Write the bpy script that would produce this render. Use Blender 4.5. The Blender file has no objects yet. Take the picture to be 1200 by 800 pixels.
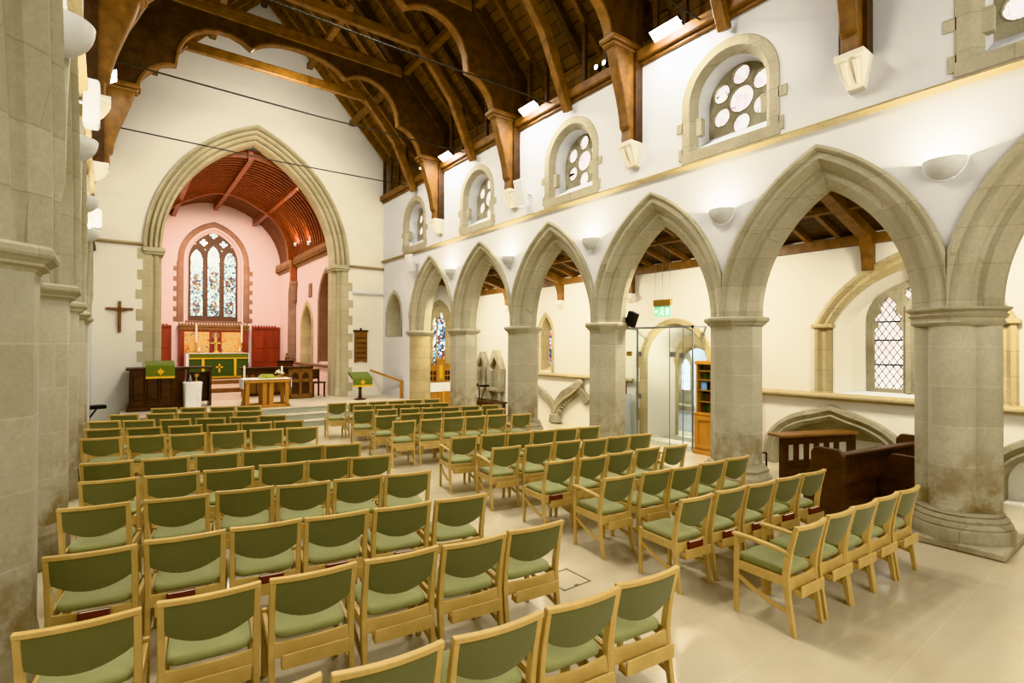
import bpy, bmesh, math, random
from mathutils import Vector, Matrix
from mathutils.geometry import tessellate_polygon
random.seed(7)
SC = bpy.context.scene
COL = SC.collection
PI = math.pi
sin, cos, sqrt = math.sin, math.cos, math.sqrt

# ---------------------------------------------------------------- helpers
class MB:
    def __init__(s): s.v = []; s.f = []
    def add(s, vs, fs):
        o = len(s.v); s.v += [tuple(p) for p in vs]; s.f += [tuple(o + i for i in f) for f in fs]; return s
    def box(s, x0, x1, y0, y1, z0, z1, M=None):
        vs = [(x, y, z) for z in (z0, z1) for y in (y0, y1) for x in (x0, x1)]
        if M is not None: vs = [tuple(M @ Vector(p)) for p in vs]
        return s.add(vs, [(0, 2, 3, 1), (4, 5, 7, 6), (0, 1, 5, 4), (2, 6, 7, 3), (0, 4, 6, 2), (1, 3, 7, 5)])
    def grid(s, rows, closed=False, caps=False):
        n = len(rows[0]); vs = [p for r in rows for p in r]; fs = []
        for i in range(len(rows) - 1):
            for j in range(n if closed else n - 1):
                k = (j + 1) % n
                fs.append((i * n + j, i * n + k, (i + 1) * n + k, (i + 1) * n + j))
        if caps and closed:
            fs.append(tuple(range(n - 1, -1, -1))); b = (len(rows) - 1) * n; fs.append(tuple(b + j for j in range(n)))
        return s.add(vs, fs)
    def plate(s, outer, holes, f, d0, d1):
        """2-D polygon with holes, extruded between depths d0 and d1; f(u,v,d) -> xyz"""
        loops = [outer] + list(holes)
        tris = tessellate_polygon([[Vector((p[0], p[1], 0)) for p in l] for l in loops])
        flat = [p for l in loops for p in l]; n = len(flat)
        vs = [f(p[0], p[1], d0) for p in flat] + [f(p[0], p[1], d1) for p in flat]
        fs = [tuple(t) for t in tris] + [tuple(n + i for i in reversed(t)) for t in tris]
        o = 0
        for l in loops:
            m = len(l)
            for i in range(m): fs.append((o + i, o + (i + 1) % m, n + o + (i + 1) % m, n + o + i))
            o += m
        return s.add(vs, fs)
    def tube(s, path, r, n=8, closed=False):
        P = [Vector(p) for p in path]; rows = []; m = len(P); ref = None
        for i, p in enumerate(P):
            a = P[i - 1] if (i > 0 or closed) else p; b = P[(i + 1) % m] if (i < m - 1 or closed) else p
            t = (b - a).normalized()
            if ref is None: ref = Vector((0, 0, 1)) if abs(t.z) < .9 else Vector((1, 0, 0))
            x = t.cross(ref).normalized(); y = x.cross(t).normalized(); ref = y
            rr = r[i] if isinstance(r, (list, tuple)) else r
            rows.append([tuple(p + x * rr * cos(2 * PI * k / n) + y * rr * sin(2 * PI * k / n)) for k in range(n)])
        if closed: rows.append(rows[0]); return s.grid(rows, True)
        return s.grid(rows, True, True)
    def bar(s, p, q, w, h, up=(0, 0, 1), w2=None, h2=None):
        p, q = Vector(p), Vector(q); t = (q - p).normalized(); x = t.cross(Vector(up)).normalized(); y = x.cross(t)
        w2 = w2 or w; h2 = h2 or h; vs = []
        for c, a, b in ((p, w, h), (q, w2, h2)):
            vs += [c - x * a / 2 - y * b / 2, c + x * a / 2 - y * b / 2, c + x * a / 2 + y * b / 2, c - x * a / 2 + y * b / 2]
        return s.add(vs, [(3, 2, 1, 0), (4, 5, 6, 7), (0, 1, 5, 4), (1, 2, 6, 5), (2, 3, 7, 6), (3, 0, 4, 7)])
    def strip(s, path, hw, f, d0, d1):
        """constant width ribbon along a 2-D path, extruded d0..d1"""
        L = []; R = []; m = len(path)
        for i, p in enumerate(path):
            a = path[max(0, i - 1)]; b = path[min(m - 1, i + 1)]
            tx, ty = b[0] - a[0], b[1] - a[1]; l = math.hypot(tx, ty) or 1
            w = hw[i] if isinstance(hw, (list, tuple)) else hw
            L.append((p[0] - ty / l * w, p[1] + tx / l * w)); R.append((p[0] + ty / l * w, p[1] - tx / l * w))
        rows = [[f(*L[i], d0), f(*R[i], d0), f(*R[i], d1), f(*L[i], d1)] for i in range(m)]
        return s.grid(rows, True, True)
    def lathe(s, prof, n=24, c=(0, 0), rot=0., sx=1, sy=1, shape=None):
        rows = []
        for r, z in prof:
            row = []
            for k in range(n):
                a = rot + 2 * PI * k / n; q = shape(a) if shape else 1
                row.append((c[0] + r * q * cos(a) * sx, c[1] + r * q * sin(a) * sy, z))
            rows.append(row)
        return s.grid(rows, True, True)
    def build(s, name, m, parent=None, smooth=None, loc=None, bevel=0, rz=0, clean=False):
        me = bpy.data.meshes.new(name); me.from_pydata(s.v, [], s.f)
        bm = bmesh.new(); bm.from_mesh(me)
        bmesh.ops.remove_doubles(bm, verts=bm.verts, dist=1e-5)
        if clean: bmesh.ops.dissolve_degenerate(bm, dist=1e-4, edges=bm.edges)
        bmesh.ops.recalc_face_normals(bm, faces=bm.faces)
        if bevel:
            es = [e for e in bm.edges if len(e.link_faces) == 2 and e.calc_face_angle(0) > .6]
            bmesh.ops.bevel(bm, geom=es, offset=bevel, segments=1, affect='EDGES', clamp_overlap=True)
        bm.to_mesh(me); bm.free()
        if smooth:
            for p in me.polygons: p.use_smooth = True
            me.set_sharp_from_angle(angle=math.radians(smooth))
        me.materials.append(m)
        o = bpy.data.objects.new(name, me); COL.objects.link(o)
        if parent: o.parent = parent
        if loc: o.location = loc
        if rz: o.rotation_euler.z = rz
        return o

def tag(o, label, cat, group=None):
    o['label'] = label; o['category'] = cat
    if group: o['group'] = group
    return o
def thing(name, label, cat, loc=(0, 0, 0), rz=0, group=None):
    o = bpy.data.objects.new(name, None); COL.objects.link(o); o.empty_display_size = .1
    o.location = loc; o.rotation_euler.z = rz
    return tag(o, label, cat, group)
def struct(o): o['kind'] = 'structure'; return o
def sempty(name):
    o = bpy.data.objects.new(name, None); COL.objects.link(o); return struct(o)
def copy_tree(o, parent=None):
    c = o.copy(); COL.objects.link(c)
    if parent: c.parent = parent
    for ch in list(o.children): copy_tree(ch, c)
    return c
ID = lambda u, v, d: (u, v, d)
def arc(cx, cy, r, a0, a1, n): return [(cx + r * cos(a0 + (a1 - a0) * i / n), cy + r * sin(a0 + (a1 - a0) * i / n)) for i in range(n + 1)]
def circ(cx, cy, r, n=20): return [(cx + r * cos(2 * PI * i / n), cy + r * sin(2 * PI * i / n)) for i in range(n)]

def arch_pts(yc, zs, w, h, r=0., n=14, seg=False):
    """pointed (h>=w) or elliptical (h<w) arch, inset r, from left spring (low u) to right spring"""
    if h >= w:
        e = (h * h - w * w) / (2 * w); R = w + e - r
        am = math.acos(max(-1, min(1, e / R)))
        right = [(yc - e + R * cos(am * i / n), zs + R * sin(am * i / n)) for i in range(n + 1)]
        left = [(2 * yc - p[0], p[1]) for p in right]
        return left + right[::-1][1:]
    if not seg: return [(yc - (w - r) * cos(PI * i / (2 * n)), zs + (h - r) * sin(PI * i / (2 * n))) for i in range(2 * n + 1)]
    W, Hh = w - r, h - r; left = []
    for i in range(n + 1):
        t = i / n; left.append((yc + (-W * (1 - t) ** 2 - 2 * t * (1 - t) * .70 * W), zs + 2 * t * (1 - t) * .72 * Hh + t * t * Hh))
    return left + [(2 * yc - p[0], p[1]) for p in left[::-1][1:]]
def arch_band(mb, prof, f, yc, zs, w, h, zbase=None, n=14, ulim=None, seg=False):
    """moulded arch: profile of (depth, inset) swept round the arch (and down the jambs to zbase)"""
    rows = []
    for d, r in prof:
        pts = arch_pts(yc, zs, w, h, r, n, seg)
        if zbase is not None: pts = [(pts[0][0], zbase)] + pts + [(pts[-1][0], zbase)]
        if ulim: rows.append([f(max(yc - ulim, min(yc + ulim, p[0])), p[1], -.03 if abs(p[0] - yc) > ulim else d) for p in pts])
        else: rows.append([f(p[0], p[1], d) for p in pts])
    return mb.grid(rows)

# ---------------------------------------------------------------- materials
def newmat(name):
    m = bpy.data.materials.new(name); m.use_nodes = True; nt = m.node_tree
    for n in list(nt.nodes): nt.nodes.remove(n)
    out = nt.nodes.new('ShaderNodeOutputMaterial'); b = nt.nodes.new('ShaderNodeBsdfPrincipled')
    nt.links.new(b.outputs[0], out.inputs[0])
    return m, nt, b
def N(nt, t, **kw):
    n = nt.nodes.new(t)
    for k, v in kw.items():
        if k.startswith('_'): setattr(n, k[1:], v)
        else: n.inputs[k].default_value = v
    return n
def ramp(nt, fac, stops):
    r = nt.nodes.new('ShaderNodeValToRGB'); el = r.color_ramp.elements
    while len(el) < len(stops): el.new(.5)
    for e, (p, c) in zip(el, stops): e.position = p; e.color = (*c, 1)
    nt.links.new(fac, r.inputs[0]); return r.outputs[0]
def mix(nt, a, b, fac, mode='MIX'):
    m = nt.nodes.new('ShaderNodeMix'); m.data_type = 'RGBA'; m.blend_type = mode
    for sock, val in ((0, fac), (6, a), (7, b)):
        if isinstance(val, (float, int)): m.inputs[sock].default_value = val
        elif isinstance(val, tuple): m.inputs[sock].default_value = (*val, 1)
        else: nt.links.new(val, m.inputs[sock])
    return m.outputs[2]
def pos(nt, obj=False):
    if obj: return nt.nodes.new('ShaderNodeTexCoord').outputs['Object']
    return nt.nodes.new('ShaderNodeNewGeometry').outputs['Position']
def bump(nt, b, h, st, dist=.01):
    n = nt.nodes.new('ShaderNodeBump'); n.inputs['Strength'].default_value = st; n.inputs['Distance'].default_value = dist
    nt.links.new(h, n.inputs['Height']); nt.links.new(n.outputs[0], b.inputs['Normal'])
def noise(nt, vec, scale, detail=4, rough=.6):
    n = N(nt, 'ShaderNodeTexNoise', Scale=scale, Detail=detail, Roughness=rough); nt.links.new(vec, n.inputs['Vector']); return n.outputs['Fac']
def scaled(nt, vec, s):
    m = nt.nodes.new('ShaderNodeMapping'); m.inputs['Scale'].default_value = s; nt.links.new(vec, m.inputs['Vector']); return m.outputs[0]
def brick_vec(nt, flat=False):
    g = pos(nt); sp = nt.nodes.new('ShaderNodeSeparateXYZ'); nt.links.new(g, sp.inputs[0])
    cb = nt.nodes.new('ShaderNodeCombineXYZ')
    if flat: nt.links.new(sp.outputs[0], cb.inputs[0]); nt.links.new(sp.outputs[1], cb.inputs[1])
    else:
        ad = nt.nodes.new('ShaderNodeMath'); ad.operation = 'ADD'
        nt.links.new(sp.outputs[0], ad.inputs[0]); nt.links.new(sp.outputs[1], ad.inputs[1])
        nt.links.new(ad.outputs[0], cb.inputs[0]); nt.links.new(sp.outputs[2], cb.inputs[1])
    return cb.outputs[0]

def plain(name, c, rough=.5, metal=0., var=.12, scale=30., bmp=0., obj=True):
    m, nt, b = newmat(name); v = pos(nt, obj); f = noise(nt, v, scale)
    lo = tuple(x * (1 - var) for x in c); hi = tuple(min(1, x * (1 + var)) for x in c)
    nt.links.new(ramp(nt, f, [(.3, lo), (.7, hi)]), b.inputs['Base Color'])
    b.inputs['Roughness'].default_value = rough; b.inputs['Metallic'].default_value = metal
    if bmp: bump(nt, b, f, bmp)
    return m
def emit(name, c, st):
    m, nt, b = newmat(name); b.inputs['Base Color'].default_value = (*c, 1)
    b.inputs['Emission Color'].default_value = (*c, 1); b.inputs['Emission Strength'].default_value = st; return m
def plaster(name, c, var=.05):
    m, nt, b = newmat(name); v = pos(nt)
    big = noise(nt, v, .7, 5); fine = noise(nt, v, 9, 6, .65)
    lo = tuple(x * (1 - var) for x in c)
    nt.links.new(ramp(nt, big, [(.3, lo), (.65, c)]), b.inputs['Base Color'])
    b.inputs['Roughness'].default_value = .85; bump(nt, b, fine, .12, .02); return m
def stone(name, light, dark, mort, bw=.62, bh=.33, stain=.55, dark2=None, joint=.012, low=False):
    m, nt, b = newmat(name); bv = brick_vec(nt); v = pos(nt)
    br = N(nt, 'ShaderNodeTexBrick', **{'Scale': 1., 'Mortar Size': joint, 'Mortar Smooth': .4, 'Bias': 0., 'Brick Width': bw, 'Row Height': bh})
    br.offset = .5; nt.links.new(bv, br.inputs['Vector'])
    br.inputs['Color1'].default_value = (*light, 1); br.inputs['Color2'].default_value = (*dark, 1); br.inputs['Mortar'].default_value = (*mort, 1)
    big = noise(nt, v, 1.6, 6, .65); fine = noise(nt, v, 26, 6, .7)
    st = ramp(nt, big, [(.38, dark2 or tuple(x * .62 for x in dark)), (.62, (1, 1, 1))])
    c1 = mix(nt, br.outputs['Color'], st, stain, 'MULTIPLY')
    c2 = mix(nt, c1, ramp(nt, fine, [(.3, (.78, .78, .76)), (.7, (1, 1, 1))]), .7, 'MULTIPLY')
    if low:
        sp = nt.nodes.new('ShaderNodeSeparateXYZ'); nt.links.new(v, sp.inputs[0])
        ml = nt.nodes.new('ShaderNodeMath'); ml.operation = 'MULTIPLY_ADD'; ml.inputs[1].default_value = -.60; ml.inputs[2].default_value = .92; ml.use_clamp = True; nt.links.new(sp.outputs[2], ml.inputs[0])
        mm = nt.nodes.new('ShaderNodeMath'); mm.operation = 'MULTIPLY'; nt.links.new(ml.outputs[0], mm.inputs[0]); nt.links.new(ramp(nt, noise(nt, v, 3.2, 7, .7), [(.40, (0, 0, 0)), (.60, (1.6, 1.6, 1.6))]), mm.inputs[1]); mm.use_clamp = True
        c2 = mix(nt, c2, (.26, .20, .10), mm.outputs[0])
    nt.links.new(c2, b.inputs['Base Color']); b.inputs['Roughness'].default_value = .8
    bump(nt, b, fine, .25, .02); return m
def wood(name, light, dark, grain=(1, 1, 14), rough=.5, scale=3., obj=True, bmp=.1):
    m, nt, b = newmat(name); v = scaled(nt, pos(nt, obj), grain)
    f = noise(nt, v, scale, 6, .6)
    nt.links.new(ramp(nt, f, [(.3, dark), (.7, light)]), b.inputs['Base Color'])
    b.inputs['Roughness'].default_value = rough; bump(nt, b, f, bmp); return m
def boards(name, light, dark, gap, bw, bl, axis='YX', rough=.6):
    """planks running along the first axis letter"""
    m, nt, b = newmat(name); g = pos(nt); sp = nt.nodes.new('ShaderNodeSeparateXYZ'); nt.links.new(g, sp.inputs[0])
    cb = nt.nodes.new('ShaderNodeCombineXYZ'); nt.links.new(sp.outputs['XYZ'.index(axis[0])], cb.inputs[0]); nt.links.new(sp.outputs['XYZ'.index(axis[1])], cb.inputs[1])
    br = N(nt, 'ShaderNodeTexBrick', **{'Scale': 1., 'Mortar Size': .008, 'Mortar Smooth': .2, 'Bias': 0., 'Brick Width': bl, 'Row Height': bw})
    nt.links.new(cb.outputs[0], br.inputs['Vector'])
    br.inputs['Color1'].default_value = (*light, 1); br.inputs['Color2'].default_value = (*dark, 1); br.inputs['Mortar'].default_value = (*gap, 1)
    f = noise(nt, g, 7, 6)
    nt.links.new(mix(nt, br.outputs['Color'], ramp(nt, f, [(.3, (.6, .6, .6)), (.7, (1, 1, 1))]), .7, 'MULTIPLY'), b.inputs['Base Color'])
    b.inputs['Roughness'].default_value = rough; return m
def fabric(name, c, c2):
    m, nt, b = newmat(name); v = pos(nt, True)
    f = noise(nt, v, 260, 2); g = noise(nt, v, 5, 4)
    nt.links.new(mix(nt, ramp(nt, f, [(.3, c2), (.7, c)]), ramp(nt, g, [(.3, (.85, .85, .85)), (.7, (1, 1, 1))]), .6, 'MULTIPLY'), b.inputs['Base Color'])
    b.inputs['Roughness'].default_value = .95
    b.inputs['Sheen Weight'].default_value = .25; bump(nt, b, f, .25, .002); return m
def stained(name, cols, scale, st, lead=.035, v3=(1, 1, 1), white=(.8, .9, .95)):
    """leaded coloured glass lit by the daylight behind it"""
    m, nt, b = newmat(name); v = scaled(nt, pos(nt), v3)
    vo = N(nt, 'ShaderNodeTexVoronoi', Scale=scale); nt.links.new(v, vo.inputs['Vector'])
    ed = N(nt, 'ShaderNodeTexVoronoi', Scale=scale); ed.feature = 'DISTANCE_TO_EDGE'; nt.links.new(v, ed.inputs['Vector'])
    sp = nt.nodes.new('ShaderNodeSeparateColor'); nt.links.new(vo.outputs['Color'], sp.inputs[0])
    k = len(cols); r = ramp(nt, sp.outputs[0], [(i / k, c) for i, c in enumerate(cols)])
    nt.nodes[-1].color_ramp.interpolation = 'CONSTANT'
    e = ramp(nt, ed.outputs['Distance'], [(lead * .6, (.01, .01, .01)), (lead, (1, 1, 1))])
    c = mix(nt, r, e, 1., 'MULTIPLY')
    nt.links.new(c, b.inputs['Base Color']); nt.links.new(c, b.inputs['Emission Color']); b.inputs['Emission Strength'].default_value = st
    b.inputs['Roughness'].default_value = .2; return m
def diamond_glass(name, st, pitch=9.):
    """clear quarries in diagonal leads"""
    m, nt, b = newmat(name); g = pos(nt); sp = nt.nodes.new('ShaderNodeSeparateXYZ'); nt.links.new(g, sp.inputs[0])
    vals = []
    for sgn in (1, -1):
        a = nt.nodes.new('ShaderNodeMath'); a.operation = 'MULTIPLY_ADD'; a.inputs[1].default_value = sgn * 1.5; nt.links.new(sp.outputs[1], a.inputs[0]); nt.links.new(sp.outputs[2], a.inputs[2])
        q = nt.nodes.new('ShaderNodeMath'); q.operation = 'MULTIPLY'; q.inputs[1].default_value = pitch; nt.links.new(a.outputs[0], q.inputs[0])
        p = nt.nodes.new('ShaderNodeMath'); p.operation = 'PINGPONG'; p.inputs[1].default_value = .5; nt.links.new(q.outputs[0], p.inputs[0]); vals.append(p.outputs[0])
    mn = nt.nodes.new('ShaderNodeMath'); mn.operation = 'MINIMUM'; nt.links.new(vals[0], mn.inputs[0]); nt.links.new(vals[1], mn.inputs[1])
    e = ramp(nt, mn.outputs[0], [(.055, (.10, .08, .08)), (.12, (1, 1, 1))])
    f = noise(nt, g, 5, 2)
    c = mix(nt, ramp(nt, f, [(.35, (1., .93, .96)), (.5, (1, .98, .95)), (.65, (.95, .97, 1.))]), e, 1., 'MULTIPLY')
    nt.links.new(c, b.inputs['Base Color']); nt.links.new(c, b.inputs['Emission Color']); b.inputs['Emission Strength'].default_value = st
    b.inputs['Roughness'].default_value = .2; return m
def glass(name, tint=(.985, .997, .99), a=.12):
    m, nt, b = newmat(name); out = [n for n in nt.nodes if n.type == 'OUTPUT_MATERIAL'][0]
    t = N(nt, 'ShaderNodeBsdfTransparent'); t.inputs[0].default_value = (*tint, 1)
    gl = N(nt, 'ShaderNodeBsdfGlossy', Roughness=.02); lw = N(nt, 'ShaderNodeLayerWeight', Blend=.12); fr = N(nt, 'ShaderNodeMath', _operation='MULTIPLY'); fr.inputs[1].default_value = .45; nt.links.new(lw.outputs['Fresnel'], fr.inputs[0])
    mx = nt.nodes.new('ShaderNodeMixShader'); nt.links.new(fr.outputs[0], mx.inputs[0]); nt.links.new(t.outputs[0], mx.inputs[1]); nt.links.new(gl.outputs[0], mx.inputs[2])
    nt.links.new(mx.outputs[0], out.inputs[0]); nt.nodes.remove(b); return m

M = {}
M['plaster'] = plaster('white_plaster', (.70, .71, .728))
M['plaster_warm'] = plaster('warm_plaster', (.82, .785, .69))
M['plaster_aisle'] = plaster('aisle_plaster', (.82, .79, .70))
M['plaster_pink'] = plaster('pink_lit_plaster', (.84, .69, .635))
M['plaster_blue'] = plaster('porch_plaster', (.72, .78, .84))
M['stone'] = stone('pier_stone', (.58, .55, .44), (.51, .48, .37), (.62, .59, .49), 1.1, .42, .35, (.62, .56, .42), .007, True)
M['stone_arch'] = stone('arch_stone', (.56, .52, .40), (.49, .45, .335), (.43, .385, .27), .9, .37, .4, (.68, .62, .48), .006)
M['stone_warm'] = stone('warm_stone', (.58, .49, .29), (.50, .42, .24), (.42, .345, .19), .55, .34, .35, (.70, .6, .42), .006)
M['stone_pink'] = stone('chancel_window_stone', (.33, .20, .125), (.29, .17, .105), (.22, .125, .075), .4, .3, .3, (.6, .42, .33), .006)
M['stone_chancel'] = stone('chancel_arch_stone', (.61, .55, .38), (.55, .49, .325), (.47, .40, .25), .8, .40, .3, (.74, .67, .52), .005)
M['stone_dark'] = stone('brown_tracery_stone', (.16, .09, .055), (.13, .075, .045), (.10, .055, .03), .4, .3, .3, (.7, .6, .5), .005)
M['stone_old'] = stone('weathered_stone', (.50, .455, .33), (.40, .36, .25), (.33, .29, .19), .8, .5, .6, (.46, .40, .27), .004)
M['stone_trim'] = stone('string_course_stone', (.54, .45, .26), (.48, .40, .23), (.36, .29, .16), 1.4, .5, .3, (.6, .5, .33), .006)
M['floor'] = None
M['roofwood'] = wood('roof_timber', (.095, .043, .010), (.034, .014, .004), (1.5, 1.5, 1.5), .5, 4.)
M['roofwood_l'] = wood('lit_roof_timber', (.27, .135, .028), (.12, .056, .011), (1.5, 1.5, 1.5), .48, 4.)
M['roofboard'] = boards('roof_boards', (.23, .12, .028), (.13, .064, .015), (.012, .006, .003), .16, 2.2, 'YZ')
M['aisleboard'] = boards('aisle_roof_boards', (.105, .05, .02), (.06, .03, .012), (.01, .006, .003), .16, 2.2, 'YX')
M['redwood'] = wood('red_panel_wood', (.30, .055, .022), (.17, .028, .012), (1, 1, .25), .4, 4.)
M['redboard'] = boards('chancel_roof_boards', (.23, .08, .024), (.17, .055, .017), (.05, .012, .006), .14, 3., 'XY')
M['redrib'] = wood('chancel_roof_rib_wood', (.36, .105, .028), (.21, .055, .016), (2, 1, 2), .4, 4.)
M['beech'] = wood('beech_chair_wood', (.63, .465, .19), (.52, .37, .135), (1, 1, 1), .38, 7., True, .04)
M['seat'] = fabric('sage_seat_fabric', (.345, .355, .16), (.275, .285, .12))
M['back'] = fabric('olive_back_fabric', (.215, .218, .098), (.158, .163, .068))
M['oak'] = wood('dark_oak', (.085, .034, .014), (.03, .012, .006), (1, 1, 3), .32, 4.)
M['oak_mid'] = wood('mid_oak', (.27, .135, .04), (.16, .075, .022), (1, 1, 3), .42, 4.)
M['oak_light'] = wood('honey_oak', (.52, .27, .055), (.40, .19, .035), (1, 1, .3), .4, 4.)
M['white'] = plain('white_cloth', (.82, .82, .80), .9, 0, .04, 8, .1)
M['whitepaint'] = plain('white_painted_metal', (.66, .67, .68), .45, 0, .03)
M['black'] = plain('black_metal', (.012, .012, .013), .4, .4, .1)
M['brass'] = plain('brass', (.62, .42, .13), .28, 1., .1)
M['veil'] = fabric('pale_green_veil', (.40, .44, .09), (.32, .36, .07))
M['gold'] = plain('gold_embroidery', (.72, .47, .05), .5, .2, .15, 60, .1)
M['green'] = fabric('green_altar_cloth', (.165, .20, .03), (.125, .16, .022))
M['greend'] = fabric('dark_green_altar_cloth', (.07, .12, .032), (.05, .09, .022))
M['candle'] = plain('candle_wax', (.86, .82, .70), .5, 0, .03)
M['leaf'] = plain('cream_flowers', (.75, .72, .5), .8, 0, .3, 40)
M['bookred'] = plain('red_book_cloth', (.155, .03, .018), .6, 0, .15)
M['page'] = plain('book_pages', (.74, .70, .60), .8, 0, .05)
M['lamp'] = emit('lamp_glow', (1., .97, .9), 26.)
M['spot'] = emit('spotlight_glow', (1., .97, .9), 8.)
M['rosepane'] = stained('rose_window_glass', [(1, .97, 1.), (1, 1, 1), (1, .90, .96), (1, .98, 1.)], 9, 1.25, .02)
M['eastglass'] = stained('east_window_glass', [(.50, .66, .68), (.74, .84, .82), (.22, .32, .36), (.36, .48, .48), (.64, .75, .74), (.30, .36, .36), (.42, .56, .54), (.10, .14, .16), (.58, .72, .74), (.34, .40, .38)], 14, .9, .07, (1, 1, .8))
M['figure'] = stained('east_window_figure_glass', [(.20, .05, .04), (.26, .20, .10), (.46, .52, .48), (.06, .07, .09), (.16, .12, .10), (.16, .24, .20), (.26, .34, .36), (.36, .42, .42)], 14, .85, .05)
M['aisleglass'] = stained('aisle_east_window_glass', [(.85, .9, .92), (.20, .36, .50), (.26, .06, .05), (.8, .85, .82), (.05, .06, .1), (.72, .80, .84), (.10, .14, .2), (.78, .84, .86)], 14, 1.1, .05)
M['lancetglass'] = stained('lancet_window_glass', [(.8, .85, .95), (.1, .12, .3), (.3, .4, .6), (.05, .05, .1), (.6, .25, .25)], 14, .9, .06)
M['quarry'] = diamond_glass('diamond_quarry_glass', 1.05, 6.5)
M['daylight'] = emit('daylit_window_glass', (.9, .95, 1.), 1.5)
M['clear'] = glass('clear_glass')
M['metal'] = plain('brushed_steel', (.35, .36, .35), .35, .9, .05)
M['rod'] = plain('dull_iron', (.035, .03, .022), .8)
M['darkjoint'] = plain('hatch_joint', (.22, .17, .08), .6)

def floor_mat():
    m, nt, b = newmat('limestone_floor'); bv = brick_vec(nt, True); v = pos(nt)
    br = N(nt, 'ShaderNodeTexBrick', **{'Scale': 1., 'Mortar Size': .003, 'Mortar Smooth': .1, 'Bias': 0., 'Brick Width': .9, 'Row Height': .6})
    nt.links.new(bv, br.inputs['Vector'])
    br.inputs['Color1'].default_value = (.66, .60, .455, 1); br.inputs['Color2'].default_value = (.62, .56, .42, 1); br.inputs['Mortar'].default_value = (.70, .65, .52, 1)
    big = noise(nt, v, 1.1, 2, .5)
    nt.links.new(mix(nt, br.outputs['Color'], ramp(nt, big, [(.3, (.86, .82, .74)), (.7, (1, 1, 1))]), .7, 'MULTIPLY'), b.inputs['Base Color'])
    nt.links.new(ramp(nt, noise(nt, v, 1.5, 2), [(.3, (.14, .14, .14)), (.7, (.24, .24, .24))]), b.inputs['Roughness'])
    b.inputs['Specular IOR Level'].default_value = .5
    return m
M['floor'] = floor_mat()
M['platform'] = plain('pale_stone_step', (.62, .56, .44), .45, 0, .08, 3, 0, False)
M['riser'] = plain('grey_green_riser', (.40, .41, .33), .6, 0, .06, 3, 0, False)
M['pinkfloor'] = plain('pink_stone_floor', (.56, .45, .36), .4, 0, .08, 3, 0, False)
# ================================================================ the building
KL = -.0195
RF = lambda u, v, d: (7.0 + d, u, v)                       # right nave arcade (u along the nave, d into the wall)
LF = lambda u, v, d: (-.33 + KL * (u - 4.2) - d, u, v)     # left nave arcade
EF = lambda u, v, d: (u, 16.48 + d, v)                     # wall with the chancel arch
AF = lambda u, v, d: (9.5 + d, u, v)                       # right aisle wall
CF = lambda u, v, d: (u, 24.5 + d, v)                      # chancel end wall
SF = lambda u, v, d: (5.6 + d, u, v)                       # chancel right wall
BAY = 2.5645
PY = [1.64 + BAY * i for i in range(-2, 6)]                # pier positions along the nave
XC = 3.28
ZR = lambda x: 8.05 + (3.72 - abs(x - XC)) * 1.07          # underside of the rafters

# floor
struct(MB().box(-4.4, 10.9, -5, 26, -.12, 0).build('floor', M['floor']))
# steps up to the chancel
t = MB().box(0, 7.0, 13.80, 14.10, 0, .13).box(0, 7.0, 14.10, 14.40, 0, .28).box(.0, 7.0, 14.40, 17.3, 0, .43)
struct(t.build('trim_1', M['riser']))
t = MB().box(0, 7.0, 13.78, 14.10, .13, .15).box(0, 7.0, 14.08, 14.40, .28, .30).box(0, 7.0, 14.38, 17.3, .43, .45)
struct(t.build('floor', M['platform']))
t = MB().box(.3, 6.2, 17.3, 24.6, 0, .45).box(.3, 6.2, 20.2, 24.6, .45, .60).box(.3, 6.2, 22.3, 24.6, .60, .75)
struct(t.build('floor', M['pinkfloor']))
t = MB().box(.62, 5.58, 20.18, 20.21, .46, .59).box(.62, 5.58, 22.28, 22.31, .61, .74)
struct(t.build('trim_2', M['oak_mid']))

ARW, ARH, ZCR, ZCL = 1.35, 2.11, 2.52, 2.66
ARPROF = [(0, .08), (-.05, .04), (-.05, 0), (0, 0), (0, .075), (0, .15), (.10, .235), (.135, .235), (.165, .27), (.165, .33), (.27, .45), (.39, .45), (.495, .33), (.495, .27), (.525, .235), (.56, .235), (.66, .15), (.66, 0)]
ARPROF = [(-.0, .0), (-.05, .0), (-.055, .035), (-.02, .07), (0, .075), (0, .15), (.10, .235), (.135, .235), (.165, .27), (.165, .33), (.27, .45), (.39, .45), (.495, .33), (.495, .27), (.525, .235), (.56, .235), (.66, .15), (.66, 0)]

CLY = [-2.5, .82, 4.15, 7.45, 10.8, 14.2]                    # clerestory window centres
def cl_hole(y): 
    a = arch_pts(y, 5.78, .75, .76, .11)
    return [(y - .64, 5.0)] + a + [(y + .64, 5.0)]
def arcade(side, f, zc, ys, yend, holes):
    e = (ARH ** 2 - ARW ** 2) / (2 * ARW); R = ARW + e
    zv = zc + sqrt(R * R - (BAY / 2 + e) ** 2)
    out = [(-4.6, 7.0), (yend, 7.0), (yend, 0), (ys[-1], 0), (ys[-1], zv)]
    for i in range(len(ys) - 2, -1, -1):
        pts = [p for p in arch_pts((ys[i] + ys[i + 1]) / 2, zc, ARW, ARH) if ys[i] + .01 < p[0] < ys[i + 1] - .01]
        out += pts[::-1] + [(ys[i], zv)]
    out += [(ys[0], 0), (-4.6, 0)]
    w = MB().plate(out, holes, f, 0, .66); MB().box(*( (7.35, 7.66) if side == 'right' else (-1.0, -.75)), -4.6, yend, 7.0, 7.75).build('roof_infill', M['roofboard'], struct(w.build('wall_' + side, M['plaster'])))

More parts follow.
